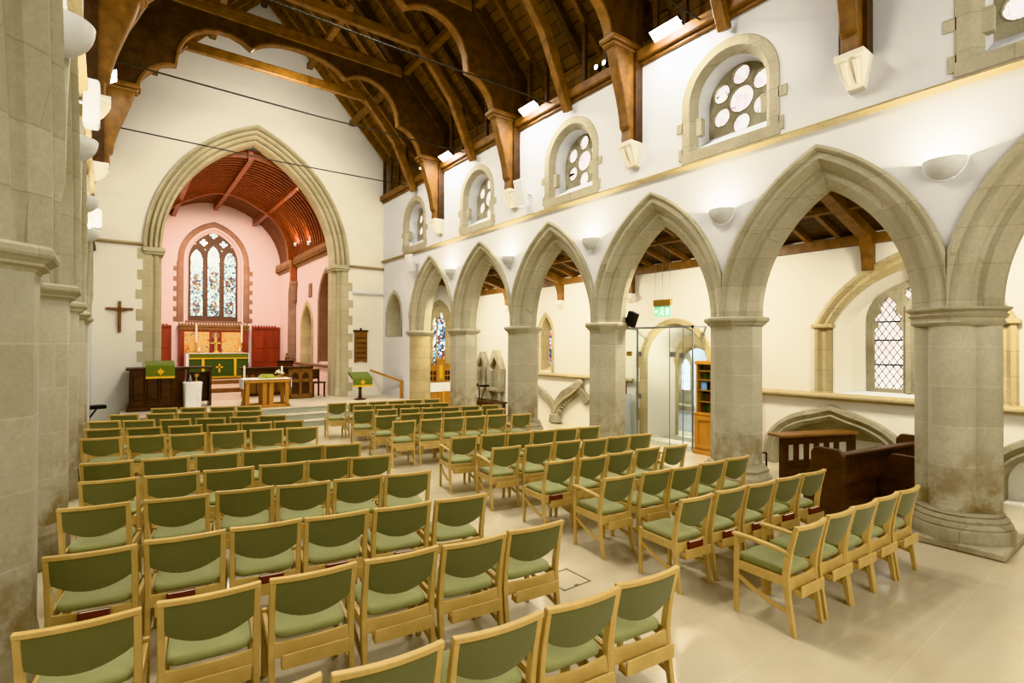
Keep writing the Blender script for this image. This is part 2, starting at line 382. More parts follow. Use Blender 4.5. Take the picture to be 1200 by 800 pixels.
recess = [(15.08, 2.36)] + arch_pts(15.62, 3.0, .54, .78) + [(16.16, 2.36)]
arcade('right', RF, ZCR, PY, 16.6, [cl_hole(y) for y in CLY] + [recess])
arcade('left', LF, ZCL, PY[1:], 16.6, [])

ORD = ['first', 'second', 'third', 'fourth', 'fifth', 'sixth', 'seventh', 'eighth', 'ninth', 'tenth', 'eleventh', 'twelfth', 'thirteenth', 'fourteenth', 'fifteenth', 'sixteenth', 'seventeenth', 'eighteenth', 'nineteenth', 'twentieth', 'twenty-first', 'twenty-second', 'twenty-third', 'twenty-fourth', 'twenty-fifth', 'twenty-sixth', 'twenty-seventh', 'twenty-eighth', 'twenty-ninth', 'thirtieth', 'thirty-first', 'thirty-second', 'thirty-third', 'thirty-fourth', 'thirty-fifth']
# arches of the arcades
rl = {2: 'nearest fully seen arch of the right arcade, over the oak pews', 3: 'second full arch of the right arcade, over the glass lobby', 4: 'third full arch of the right arcade', 5: 'fourth full arch of the right arcade', 6: 'farthest arch of the right arcade, beside the chancel arch', 1: 'arch of the right arcade cut off by the right edge'}
for i, lab in rl.items():
    b = arch_band(MB(), ARPROF, RF, (PY[i] + PY[i + 1]) / 2, ZCR, ARW, ARH, n=18, ulim=BAY / 2)
    tag(b.build('arcade_arch', M['stone_arch'], smooth=40, clean=True), 'pointed stone arch, ' + lab, 'arch', 'arcade arches')
ll = {2: 'nearest arch of the left arcade, rising out of the top left corner', 3: 'second arch of the left arcade', 4: 'third arch of the left arcade', 5: 'fourth arch of the left arcade', 6: 'farthest arch of the left arcade'}
for i, lab in ll.items():
    b = arch_band(MB(), ARPROF, LF, (PY[i] + PY[i + 1]) / 2, ZCL, ARW, ARH, n=18, ulim=BAY / 2)
    tag(b.build('arcade_arch', M['stone_arch'], smooth=40, clean=True), 'pointed stone arch, ' + lab, 'arch', 'arcade arches')

def octpier(x, y, zc, label, mt, n=8, br=.45):
    t = thing('stone_pier', label, 'pier', (x, y, 0), 0, 'arcade piers'); rot = PI / 8 if n == 8 else 0
    k = 1 / cos(PI / 8) if n == 8 else 1; sm = None if n == 8 else 40
    q = lambda pr: [(r * k, z) for r, z in pr]
    MB().lathe(q([(br, 0), (br, .22), (.33 + (br - .33) * .66, .28), (.33 + (br - .33) * .75, .32), (.33 + (br - .33) * .4, .36), (.33 + (br - .33) * .25, .40)]), n, rot=rot).build('base', M['stone_old'], t, sm)
    MB().lathe(q([(.33, .36), (.33, zc - .13)]), n, rot=rot).build('shaft', mt, t, sm)
    MB().lathe(q([(.33, zc - .15), (.345, zc - .13), (.375, zc - .115), (.375, zc - .10), (.41, zc - .07), (.42, zc - .05), (.42, zc - .02), (.40, zc)]), n, rot=rot).build('capital', M['stone_arch'], t, sm)
    return t
pl = {3: 'octagonal stone pier between the glass lobby and the oak pews', 4: 'octagonal stone pier left of the glass lobby', 5: 'octagonal stone pier right of the carved wall niches', 6: 'octagonal stone pier between the side altar and the carved niches'}
for i, lab in pl.items(): octpier(7.33, PY[i], ZCR, lab, M['stone'])
octpier(7.33, PY[7], ZCR, 'round stone pier beside the handrail, farthest in the right arcade', M['stone_warm'], 32)
pl = {3: 'great octagonal stone pier filling the left edge of the photo', 4: 'stone pier just behind the great pier at the left edge', 5: 'third stone pier of the left arcade, a thin sliver', 6: 'fourth stone pier of the left arcade', 7: 'farthest pier of the left arcade near the wooden cross'}
for i, lab in pl.items():
    p = LF(PY[i], 0, .40 if i == 3 else .36); octpier(p[0], p[1], ZCL, lab, M['stone'], br=.35)
# lobed pier in the right foreground
def lobe(a, off=.17, r=.205, m=.375):
    ph = (a + PI / 4) % (PI / 2) - PI / 4
    return (off * cos(ph) + sqrt(max(0, r * r - (off * sin(ph)) ** 2))) / m
soft = lambda a: .5 + .5 * lobe(a)
t = thing('stone_pier', 'stout clustered stone pier with moulded base, rightmost and nearest', 'pier', (7.33, PY[2], 0), 0, 'arcade piers')
MB().box(-.47, .47, -.47, .47, 0, .09).build('plinth', M['stone_old'], t, bevel=.02)
MB().lathe([(.47, .08), (.47, .20), (.46, .215), (.45, .22), (.455, .235), (.44, .27), (.42, .28), (.425, .30), (.40, .33), (.38, .335), (.39, .35), (.37, .375)], 64, shape=lambda a: .75 + .25 * lobe(a)).build('base', M['stone_old'], t, 35)
MB().lathe([(.375, .36), (.375, ZCR - .18)], 96, shape=lobe).build('shaft', M['stone'], t, 35)
MB().lathe([(.375, ZCR - .20), (.40, ZCR - .18), (.41, ZCR - .165), (.395, ZCR - .15), (.395, ZCR - .12), (.42, ZCR - .10), (.43, ZCR - .085), (.405, ZCR - .07), (.41, ZCR - .055), (.45, ZCR - .03), (.455, ZCR - .01), (.43, ZCR)], 96, shape=soft).build('capital', M['stone_arch'], t, 35)

# string courses
def sbar(name, f, u0, u1, z, h=.09, p=.09, m='stone_trim'):
    b = MB(); pr = [(0, z), (-p * .5, z - .005), (-p, z - h * .35), (-p, z - h * .6), (-p * .55, z - h * .75), (-p * .3, z - h), (0, z - h)]
    b.grid([[f(u0, v, d) for d, v in pr], [f(u1, v, d) for d, v in pr]])
    return struct(b.build(name, M[m], smooth=30))
sbar('trim_3', RF, -4.5, 16.48, 4.90, .08)
sbar('trim_4', LF, -4.5, 16.48, 4.90, .08)
sbar('trim_5', EF, -.55, .47, 4.72, .09)
sbar('trim_6', EF, 5.82, 7.0, 4.66, .09)
sbar('trim_7', AF, -4.5, 5.35, 1.32, .12, .12)
sbar('trim_8', AF, 7.95, 12.7, 1.34, .11, .09)

# clerestory windows
for i, y in enumerate(CLY[1:]):
    w = sempty('window_%d' % (i + 1))
    b = arch_band(MB(), [(0, -.01), (-.012, 0), (-.012, .13), (.0, .14), (.07, .21), (.10, .22)], RF, y, 5.78, .75, .76, 4.93)
    b.plate([(y - .76, 4.92), (y + .76, 4.92), (y + .76, 5.08), (y - .76, 5.08)], [], RF, -.014, .1)
    for s in (-1, 1):
        for (z0, z1, e) in ((5.42, 5.56, .10), (4.98, 5.16, .06)): b.plate([(y + s * .74, z0), (y + s * (.75 + e), z0), (y + s * (.75 + e), z1), (y + s * .74, z1)], [], RF, -.012, .02)
        b.plate([(y + s * .56, 5.32), (y + s * .46, 5.32), (y + s * .46, 5.58), (y + s * .56, 5.58)], [], RF, .06, .16)
    b.build('window_surround', M['stone_arch'], w, 35)
    arch_band(MB(), [(.09, .215), (.40, .235)], RF, y, 5.78, .75, .76, 5.05).build('window_reveal', M['plaster'], w, 40)
    MB().grid([[RF(y - .54, 5.08, .0), RF(y + .54, 5.08, .0)], [RF(y - .54, 5.10, .05), RF(y + .54, 5.10, .05)], [RF(y - .54, 5.34, .40), RF(y + .54, 5.34, .40)]]).build('window_sill', M['plaster'], w)
    a = [(y - .53, 5.26)] + arch_pts(y, 5.78, .75, .76, .22) + [(y + .53, 5.26)]
    hs = [circ(y, 5.79, .20, 20)] + [circ(y + .362 * cos(PI / 6 + k * PI / 3), 5.79 + .362 * sin(PI / 6 + k * PI / 3), .145, 16) for k in range(6)]
    b = MB().plate(a, hs, RF, .37, .46)
    for h in hs: b.tube([RF(p[0], p[1], .37) for p in h], .010, 6, True)
    b.build('rose_tracery', M['stone_old'], w)
    MB().plate(circ(y, 5.79, .515, 32), [], RF, .435, .445).build('glass', M['rosepane'], w)
# blind recess beside the chancel arch
b = arch_band(MB(), [(-.01, -.0), (-.01, .1), (.04, .14), (.12, .14), (.5, .3)], RF, 15.62, 3.0, .62, .86, 2.36)
b.grid([[RF(15.0, 2.36, -.01), RF(16.24, 2.36, -.01)], [RF(15.0, 2.42, .5), RF(16.24, 2.42, .5)]])
b.plate([(14.95, 2.2), (16.3, 2.2), (16.3, 3.9), (14.95, 3.9)], [], RF, .50, .56)
tag(b.build('wall_recess', M['stone_arch'], smooth=40), 'small pointed stone recess high in the wall between chancel arch and round pier', 'recess')

# ---------------------------------------------------------------- wall with the chancel arch
CAP = (3.14, 4.62, 2.68, 3.81)
out = [(-1.3, 0), (CAP[0] - 2.68, 0)] + arch_pts(*CAP, 0, 20) + [(CAP[0] + 2.68, 0), (8.0, 0), (8.0, 7.3), (XC, 12.5), (-1.3, 7.6)]
struct(MB().plate(out, [], EF, 0, .7).build('wall_front', M['plaster_warm']))
t = thing('chancel_arch', 'tall moulded stone arch opening into the pink chancel', 'arch', (CAP[0], 16.48, .45))
UN = Matrix.Translation((-CAP[0], -16.48, -.45))
def loc(mb): mb.v = [tuple(UN @ Vector(p)) for p in mb.v]; return mb
pr = [(0, 0), (-.09, 0), (-.10, .045), (-.03, .075), (.09, .085), (.09, .105), (.0, .125), (-.01, .155), (.02, .185), (.17, .20), (.17, .225), (.09, .24), (.08, .27), (.12, .30), (.29, .315), (.29, .34), (.22, .355), (.24, .39), (.30, .42), (.70, .42), (.70, 0)]
loc(arch_band(MB(), pr, EF, *CAP, n=24)).build('arch_moulding', M['stone_chancel'], t, 40)
pj = [(0, 0), (0, .18), (.08, .24), (.16, .24), (.16, .36), (.30, .36), (.36, .42), (.70, .42), (.70, 0)]
for s, nm in ((-1, 'left'), (1, 'right')):
    rows = [[EF(CAP[0] + s * (2.68 - r), z, d) for d, r in pj] for z in (.45, 4.5)]
    b = loc(MB().grid(rows))
    b.build('jamb', M['stone_chancel'], t)
    x = CAP[0] + s * 2.40
    b = MB().lathe([(.11, .45), (.11, .62), (.085, .68), (.07, .72), (.07, 4.36), (.085, 4.38), (.075, 4.41), (.11, 4.5)], 16, c=(x, 16.58)); loc(b).build('shaft', M['stone_chancel'], t, 40)
    b = MB(); u0, u1 = sorted((CAP[0] + s * 2.70, CAP[0] + s * 2.20)); b.box(u0, u1, 16.40, 17.18, 4.50, 4.62); b.box(u0 + .03, u1 - .03, 16.43, 17.18, 4.44, 4.5); loc(b).build('capital', M['stone_chancel'], t, bevel=.015)
    b = MB(); z = .62; k = 0
    while z < 4.35:
        e = (.13, .0)[k % 2] + random.uniform(-.01, .03); hh = .27 + random.uniform(-.03, .03)
        u0, u1 = sorted((CAP[0] + s * 2.66, CAP[0] + s * (2.68 + e))); b.box(u0, u1, 16.472, 16.5, z, z + hh); z += hh; k += 1
    loc(b).build('quoins', M['stone_chancel'], t)

# ---------------------------------------------------------------- chancel
S_WIN, S_DOOR, S_ARCH = (22.4, 4.05, .58, .85), (20.3, 2.7, .72, .95), (18.0, 3.5, .95, 1.2)
hol = [[(22.4 - .58, 1.5)] + arch_pts(*S_WIN) + [(22.4 + .58, 1.5)], [(20.3 - .72, .46)] + arch_pts(*S_DOOR) + [(20.3 + .72, .46)], [(18. - .8, 1.5)] + arch_pts(18., 3.5, .8, 1.1) + [(18.8, 1.5)]]
struct(MB().plate([(17.1, 0), (24.6, 0), (24.6, 5.5), (17.1, 5.5)], hol, SF, 0, .5).build('wall_chancel_right', M['plaster_pink']))
struct(MB().box(.1, .6, 17.1, 24.6, 0, 5.5).build('wall_chancel_left', M['plaster_pink']))
EW = (3.08, 5.5, 1.28, 1.62)
out = [(.3, 0), (5.9, 0), (5.9, 8.2), (.3, 8.2)]
hole = [(EW[0] - 1.0, 3.02)] + arch_pts(*EW, .28) + [(EW[0] + 1.0, 3.02)]
struct(MB().plate(out, [hole], CF, 0, .45).build('wall_back', M['plaster_pink']))
w = sempty('window_6')
b = arch_band(MB(), [(0, -.01), (-.03, 0), (-.035, .06), (-.01, .1), (-.01, .2), (.05, .28), (.1, .29)], CF, *EW, 3.0)
z = 3.0; k = 0
while z < 5.3:
    for s in (-1, 1):
        e = (.15, .04)[k % 2]; u0, u1 = sorted((EW[0] + s * 1.2, EW[0] + s * (1.28 + e))); b.plate([(u0, z), (u1, z), (u1, z + .2), (u0, z + .2)], [], CF, -.012, .02)
    z += .2; k += 1
b.plate([(EW[0] - 1.02, 2.98), (EW[0] + 1.02, 2.98), (EW[0] + 1.02, 3.05), (EW[0] - 1.02, 3.05)], [], CF, -.01, .3)
b.build('window_surround', M['stone_pink'], w, 35)
arch_band(MB(), [(.08, .28), (.3, .40)], CF, *EW, 3.02).build('window_reveal', M['plaster_pink'], w, 40)
def light(c, z0, zs, hw, h): return [(c - hw, z0)] + arch_pts(c, zs, hw, h, 0, 6) + [(c + hw, z0)]
def quatre(cx, cz, r):
    pts = []
    for k in range(4):
        a = k * PI / 2; ox, oz = cx + r * .52 * cos(a), cz + r * .52 * sin(a)
        pts += [(ox + r * .5 * cos(a + q), oz + r * .5 * sin(a + q)) for q in [(-.62 + 1.24 * j / 6) * PI * .9 for j in range(7)]]
    return pts
hs = [light(EW[0] - .6, 3.25, 5.55, .235, .46), light(EW[0], 3.25, 5.72, .235, .48), light(EW[0] + .6, 3.25, 5.55, .235, .46), quatre(EW[0] - .36, 6.28, .17), quatre(EW[0] + .36, 6.28, .17), quatre(EW[0], 6.62, .17)]
hs += [circ(EW[0] + s * a, zz, .035, 8) for s in (-1, 1) for a, zz in ((.66, 6.2), (.30, 6.62), (.30, 6.0))]
a = [(EW[0] - .9, 3.03)] + arch_pts(EW[0], 5.5, .9, 1.42) + [(EW[0] + .9, 3.03)]
b = MB().plate(a, hs, CF, .26, .36)
for h in hs[:6]: b.tube([CF(p[0], p[1], .26) for p in h], .018, 6, True)
b.build('tracery', M['stone_dark'], w)
MB().plate([(EW[0] - .88, 3.1)] + arch_pts(EW[0], 5.5, .88, 1.38) + [(EW[0] + .88, 3.1)], [], CF, .32, .33).build('glass', M['eastglass'], w)
for c, z0, z1 in ((-.6, 4.25, 5.0), (0, 4.35, 5.35), (.6, 4.25, 5.0), (-.6, 3.35, 3.9), (0, 3.35, 3.9), (.6, 3.35, 3.9)):
    MB().plate([(EW[0] + c + .16 * cos(q), (z0 + z1) / 2 + (z1 - z0) / 2 * sin(q)) for q in [2 * PI * j / 16 for j in range(16)]], [], CF, .312, .319).build('glass_figure', M['figure'], w)

# wagon roof of the chancel
xm, R0 = 3.1, 2.5
cur = lambda r, n=28: [(xm - r * cos(PI * i / n), 5.45 + r * .97 * sin(PI * i / n)) for i in range(n + 1)]
rows = [[(p[0], y, p[1]) for p in cur(R0 + .02)] for y in (17.1, 24.55)]
struct(MB().grid(rows).build('ceiling', M['redboard'], smooth=60))
for k in range(17):
    y = 17.35 + .26 * k
    rows = [[(p[0], y - .035, p[1]), (q[0], y - .035, q[1]), (q[0], y + .035, q[1]), (p[0], y + .035, p[1])] for p, q in zip(cur(R0 + .015), cur(R0 - .17))]
    tag(MB().grid(rows, True, True).build('curved_rib', M['redrib'], smooth=30), 'curved red-brown roof rib of the chancel, %s from the chancel arch' % ORD[k], 'roof rib', 'curved ribs of the chancel roof')
t = thing('chancel_roof_arch', 'heavy cusped red timber arch crossing the chancel roof', 'roof truss', (xm, 21.75, 5.45))
lo = cur(R0 - .34); up = cur(R0 + .01); n = len(lo)
lo = [(p[0] * 1 + (xm - p[0]) * .0, p[1] + .10 * abs(sin(PI * i / (n - 1) * 3))) for i, p in enumerate(lo)]
MB().grid([[(p[0] - xm, -.09, p[1] - 5.45), (q[0] - xm, -.09, q[1] - 5.45), (q[0] - xm, .09, q[1] - 5.45), (p[0] - xm, .09, p[1] - 5.45)] for p, q in zip(up, lo)], True, True).build('arched_brace', M['redrib'], t, 30)
for s in (-1, 1):
    b = MB(); b.box(*sorted((s * 2.48, s * 2.25)), -.09, .09, -.85, .1); b.build('wall_post', M['redrib'], t, bevel=.02)
    b = MB().lathe([(.02, -1.75), (.10, -1.6), (.12, -1.3), (.17, -1.0), (.2, -.95), (.2, -.85)], 8, c=(s * 2.42, 0)); b.build('corbel', M['stone_pink'], t)
for s, nm in ((1, 'right'), (-1, 'left')):
    b = MB(); x0, x1 = sorted((xm + s * 2.5, xm + s * 2.32)); b.box(x0, x1, 17.2, 24.5, 5.33, 5.52); b.box(*sorted((xm + s * 2.5, xm + s * 2.4)), 17.2, 24.5, 5.15, 5.33)
    for k in range(48): b.box(*sorted((xm + s * 2.5, xm + s * 2.30)), 17.25 + k * .152, 17.33 + k * .152, 5.22, 5.36)
    tag(b.build('chancel_cornice', M['redrib'] if s < 0 else M['oak_mid']), 'carved battlemented cornice along the %s chancel wall' % nm, 'cornice')
for k, a in enumerate((.30, .5, .70)):
    p = cur(R0 - .03, 100)[int(100 * (1 - a) + .5)]; b = MB().box(p[0] - .07, p[0] + .07, 17.2, 24.5, p[1] - .24, p[1] + .06)
    tag(b.build('chancel_purlin', M['redrib']), ('red lengthwise roof beam on the left of the chancel vault', 'red ridge beam along the top of the chancel vault', 'red lengthwise roof beam low on the right of the chancel vault')[k], 'roof beam')
# openings of the right chancel wall
w = sempty('window_7')
arch_band(MB(), [(-.01, -.02), (-.01, .1), (.4, .18)], SF, 22.4, 4.05, .62, .9, 1.5).build('window_surround', M['stone_pink'], w, 40)
MB().plate([(21.9, 1.5), (22.9, 1.5), (22.9, 4.9), (21.9, 4.9)], [], SF, .42, .44).build('glass', M['daylight'], w)
b = MB().box(5.48, 6.02, 21.75, 23.05, 1.42, 1.5); b.build('window_sill', M['stone_pink'], w)
d = sempty('door_1')
arch_band(MB(), [(-.015, -.12), (-.03, -.02), (-.01, .08), (.1, .16), (.5, .16)], SF, *S_DOOR, .45).build('door_surround', M['stone_warm'], d, 40)
MB().plate([(19.4, .45), (21.2, .45), (21.2, 3.8), (19.4, 3.8)], [], SF, .45, .5).build('door_leaf', M['plaster_warm'], d)
w = sempty('window_8')
arch_band(MB(), [(-.01, -.12), (-.03, -.04), (-.01, .06), (.2, .12), (.45, .14)], SF, 18., 3.5, .82, 1.12, 1.45).build('window_surround', M['stone_pink'], w, 40)
MB().plate([(17.0, 1.4), (19.0, 1.4), (19.0, 4.8), (17.0, 4.8)], [], SF, .42, .45).build('organ_screen', M['plaster_pink'], w)
MB().plate([(17.4, 1.7), (18.2, 1.7), (18.2, 2.3), (17.4, 2.3)], [], SF, .40, .415).build('glass', M['figure'], w)
sbar('trim_9', SF, 17.2, 24.4, 1.42, .1, .08, 'stone_pink')
tag(MB().plate([(19.6, 3.85), (20.0, 3.85), (20.0, 4.35), (19.6, 4.35)], [], SF, -.04, 0).build('wall_tablet', M['stone_pink'], bevel=.01), 'small square stone tablet on the right chancel wall above the doorway', 'tablet')

# ---------------------------------------------------------------- right aisle
DOORW = (6.85, 1.75, .80, .82)
hol = [[(2.75 - 1.09, 1.31)] + arch_pts(2.75, 2.45, 1.09, .95, seg=True) + [(3.84, 1.31)],
       [(11.08 - .25, 1.4)] + arch_pts(11.08, 2.4, .25, .5) + [(11.33, 1.4)],
       [(DOORW[0] - .8, .005)] + arch_pts(*DOORW) + [(DOORW[0] + .8, .005)],
       [(3.75 - .95, .01)] + arch_pts(3.75, .25, .95, .68) + [(4.70, .01)],
       [(.75 - .95, .01)] + arch_pts(.75, .25, .95, .75) + [(1.70, .01)]]
struct(MB().plate([(-4.6, 0), (15.8, 0), (15.8, 4.3), (-4.6, 4.3)], hol, AF, 0, .4).build('wall_aisle_right', M['plaster_aisle']))
struct(MB().box(7.4, 9.9, 15.6, 15.9, 0, 4.8).build('wall_aisle_front', M['plaster_aisle']))
ZA = lambda x: 4.45 - (x - 7.6) * .28
rows = [[(7.55, y, ZA(7.55)), (9.95, y, ZA(9.95))] for y in (-4.6, 15.9)] 
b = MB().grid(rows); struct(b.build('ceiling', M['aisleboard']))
# aisle roof timbers
for k, y in enumerate((-1.6, .8, 3.2, 5.6, 8.0, 10.4, 12.8)):
    lab = ('to the right of the clustered pier', 'above the clustered pier', 'meeting the wall left of the big aisle window', 'above the bookcase', 'left of the glass lobby', 'left of the third full arch', 'near the carved niches')[k]
    t = thing('aisle_roof_beam', 'sloping aisle roof beam with wall post, ' + lab, 'roof beam', (9.5, y, 3.1), 0, 'aisle roof beams')
    MB().bar((.0, 0, ZA(9.5) - 3.1 - .10), (-1.85, 0, ZA(7.65) - 3.1 - .10), .17, .2).build('tie', M['roofwood_l'], t, bevel=.015)
    b = MB(); b.add([(0, -.08, .2), (-.10, -.08, .2), (-.13, -.08, .45), (-.25, -.08, .72), (0, -.08, .72), (0, .08, .2), (-.10, .08, .2), (-.13, .08, .45), (-.25, .08, .72), (0, .08, .72)], [(0, 1, 2, 3, 4), (9, 8, 7, 6, 5), (0, 5, 6, 1), (1, 6, 7, 2), (2, 7, 8, 3), (3, 8, 9, 4), (4, 9, 5, 0)])
    b.build('wall_post', M['roofwood_l'], t)
    if y != 3.2: MB().add([(0, -.1, .2), (-.15, -.1, .2), (-.15, -.1, .1), (-.04, -.08, 0), (0, -.08, 0), (0, .1, .2), (-.15, .1, .2), (-.15, .1, .1), (-.04, .08, 0), (0, .08, 0)], [(0, 1, 2, 3, 4), (9, 8, 7, 6, 5), (0, 5, 6, 1), (1, 6, 7, 2), (2, 7, 8, 3), (3, 8, 9, 4)]).build('corbel', M['plaster_aisle'], t)
k = 0
for j in range(34):
    y = -1.2 + j * .48
    if min(abs(y - q) for q in (-1.6, .8, 3.2, 5.6, 8.0, 10.4, 12.8)) < .2: continue
    b = MB().bar((9.55, y, ZA(9.55) - .045), (7.62, y, ZA(7.62) - .045), .07, .09)
    tag(b.build('aisle_rafter', M['roofwood_l']), 'slim rafter under the aisle roof boards, %s from the west end' % ORD[k], 'rafter', 'aisle rafters'); k += 1
tag(MB().box(9.38, 9.5, -4.5, 15.6, 3.72, 3.87).build('wall_plate', M['roofwood_l']), 'long brown timber plate along the top of the aisle wall', 'roof beam')
tag(MB().box(8.4, 8.52, -4.5, 15.6, ZA(8.46) - .12, ZA(8.46)).build('aisle_purlin', M['roofwood_l']), 'lengthwise timber across the middle of the aisle roof', 'roof beam')
# aisle window with tracery
w = sempty('window_9')
arch_band(MB(), [(0, -.02), (-.06, 0), (-.07, .05), (-.02, .1), (-.03, .17), (.03, .22), (.06, .26)], AF, 2.75, 2.45, 1.25, 1.10, 1.31, seg=True).build('window_surround', M['stone_warm'], w, 40)
MB().add([], []) 
b = MB()
for q in (2.75 - 1.13, 2.75 + 1.13): b.box(9.40, 9.56, q - .17, q + .17, 2.40, 2.47)
b.build('impost', M['stone_warm'], w, bevel=.015)
rows = []
for d, r in ((.04, .0), (.42, .20)):
    p = arch_pts(2.75 + (.06 if d > .1 else 0), 2.45, 1.0, .88, r, seg=True); p = [(p[0][0], 1.31)] + p + [(p[-1][0], 1.31)]; rows.append([AF(q[0], q[1], d) for q in p])
MB().grid(rows).build('window_reveal', M['plaster_aisle'], w, 40)
MB().grid([[AF(1.75, 1.31, 0), AF(3.75, 1.31, 0)], [AF(1.9, 1.36, .44), AF(3.65, 1.36, .44)]]).build('window_sill', M['plaster'], w)
def trefoil(c, z0, hw):
    pf = [(z0, 1), (2.38, 1), (2.43, .66), (2.47, .72), (2.52, .93), (2.57, .95), (2.62, .72), (2.66, .46), (2.72, .58), (2.78, .56), (2.84, .3), (2.90, .0)]
    return [(c + hw * a, z) for z, a in pf] + [(c - hw * a, z) for z, a in pf[-2::-1]]
hs = [trefoil(3.08, 1.42, .2), trefoil(2.52, 1.42, .2), [(2.80 + .07 * a, 2.93 + .11 * b) for a, b in ((0, 1), (.7, .5), (1, 0), (.5, -.6), (0, -1), (-.5, -.6), (-1, 0), (-.7, .5))]]
hs[2] = hs[2][::-1]
o = [(2.80 - .58, 1.33)] + arch_pts(2.80, 2.5, .58, .66) + [(2.80 + .58, 1.33)]
big = [(1.7, 1.33), (3.85, 1.33), (3.85, 3.5), (1.7, 3.5)]
b = MB().plate(o, hs, AF, .40, .52)
b.bar(AF(2.80, 1.36, .40), AF(2.80, 2.75, .40), .07, .09, (1, 0, 0))
b.build('tracery', M['stone_old'], w)
b = MB().plate(big, [o[::-1]], AF, .42, .47); b.build('window_reveal', M['plaster_aisle'], w)
MB().plate([(2.24, 1.36), (3.36, 1.36), (3.36, 3.1), (2.24, 3.1)], [], AF, .47, .48).build('glass', M['quarry'], w)
b = MB()
for z in (1.8, 2.2, 2.5):
    b.bar(AF(2.30, z, .45), AF(3.30, z, .45), .012, .02)
b.build('saddle_bars', M['black'], w)
# lancet
w = sempty('window_10')
arch_band(MB(), [(0, -.09), (-.02, -.08), (-.02, .0), (.28, .12)], AF, 11.08, 2.4, .27, .52, 1.36).build('window_surround', M['stone_warm'], w, 40)
MB().grid([[AF(10.8, 1.34, -.01), AF(11.36, 1.34, -.01)], [AF(10.9, 1.55, .3), AF(11.26, 1.55, .3)]]).build('window_sill', M['stone_warm'], w)
MB().plate([(10.85, 1.4), (11.31, 1.4), (11.31, 2.95), (10.85, 2.95)], [], AF, .28, .3).build('glass', M['lancetglass'], w)
# porch beyond the glass lobby
d = sempty('door_2')
b = arch_band(MB(), [(0, -.12), (-.03, -.10), (-.03, .0), (.03, .05), (.06, .05)], AF, *DOORW, 0)
for k in range(6):
    for s in (-1, 1): b.plate([(DOORW[0] + s * .78, .1 + k * .3), (DOORW[0] + s * (.92 + .1 * (k % 2)), .1 + k * .3), (DOORW[0] + s * (.92 + .1 * (k % 2)), .38 + k * .3), (DOORW[0] + s * .78, .38 + k * .3)], [], AF, -.012, .02)
b.build('door_surround', M['stone_warm'], d, 40)
rows = []
for dd, r in ((.04, .03), (.9, .18)):
    p = arch_pts(DOORW[0], 1.75, .8, .82, r); p = [(p[0][0], 0)] + p + [(p[-1][0], 0)]; rows.append([AF(q[0], q[1], dd) for q in p])
MB().grid(rows).build('door_reveal', M['plaster_aisle'], d, 40)
arch_band(MB(), [(.86, -.25), (.86, .03), (.9, .09), (1.0, .12)], AF, 6.95, 1.45, .62, .72, 0).build('inner_arch', M['stone_warm'], d, 40)
b = MB().plate([(5.2, 0), (8.6, 0), (8.6, 2.9), (5.2, 2.9)], [([(6.95 - .6, .005)] + arch_pts(6.95, 1.45, .6, .7) + [(7.55, .005)])], AF, .9, 1.0)
b.build('inner_wall', M['plaster_aisle'], d)
PF = lambda u, v, dd: (11.15 + dd, u, v)
pc = 7.95
ph = [(pc - .42, .62)] + arch_pts(pc, 1.66, .42, .56) + [(pc + .42, .62)]
b = MB().plate([(5.2, 0), (13.2, 0), (13.2, 2.9), (5.2, 2.9)], [ph], PF, 0, .1)
b.box(10.5, 11.7, 5.1, 5.2, 0, 2.9).box(10.5, 11.7, 13.1, 13.2, 0, 2.9).box(10.5, 11.7, 5.1, 13.2, 2.9, 3.0).box(11.7, 11.75, 5.1, 13.2, 0, 3.0)
struct(b.build('wall_porch', M['plaster_blue']))
struct(MB().box(10.9, 11.7, 5.1, 13.2, -.12, 0).build('floor', M['floor']))
w = sempty('window_11')
arch_band(MB(), [(0, 0), (.36, .18)], PF, pc, 1.66, .42, .56, .62).build('window_reveal', M['plaster_blue'], w, 40)
op = [(pc - .13, .98)] + arch_pts(pc, 1.55, .13, .22) + [(pc + .13, .98)]
MB().plate([(pc - .42, .6), (pc + .42, .6), (pc + .42, 2.2), (pc - .42, 2.2)], [op], PF, .34, .38).build('window_surround', M['stone_old'], w)
MB().plate([(pc - .15, .95), (pc + .15, .95), (pc + .15, 1.8), (pc - .15, 1.8)], [], PF, .385, .39).build('glass', M['daylight'], w)
MB().box(11.05, 11.5, pc - .48, pc + .48, .52, .63).build('window_sill', M['stone_old'], w)
b = MB()
for z in (1.2, 1.42): b.bar(PF(pc - .13, z, .375), PF(pc + .13, z, .375), .012, .012)
b.build('glazing_bars', M['metal'], w)

# aisle end window above the side altar
w = sempty('window_12')
AE = lambda u, v, dd: (u, 15.6 + dd, v)
arch_band(MB(), [(-.03, -.02), (-.04, .06), (-.02, .14)], AE, 8.62, 2.95, .46, .66, 1.3).build('window_surround', M['stone_warm'], w, 40)
b = MB().plate([(8.3, 1.3), (8.94, 1.3)] + arch_pts(8.62, 2.95, .32, .52)[::-1], [[(8.38, 1.4), (8.50, 1.4), (8.50, 2.9), (8.44, 3.05), (8.38, 2.9)], [(8.54, 1.4), (8.84, 1.4), (8.84, 2.85), (8.69, 3.25), (8.54, 2.85)]], AE, -.05, -.01)
b.build('tracery', M['stone_warm'], w)
MB().plate([(8.32, 1.32), (8.92, 1.32), (8.92, 2.95), (8.8, 3.25), (8.44, 3.25), (8.32, 2.95)], [], AE, -.03, -.02).build('glass', M['aisleglass'], w)

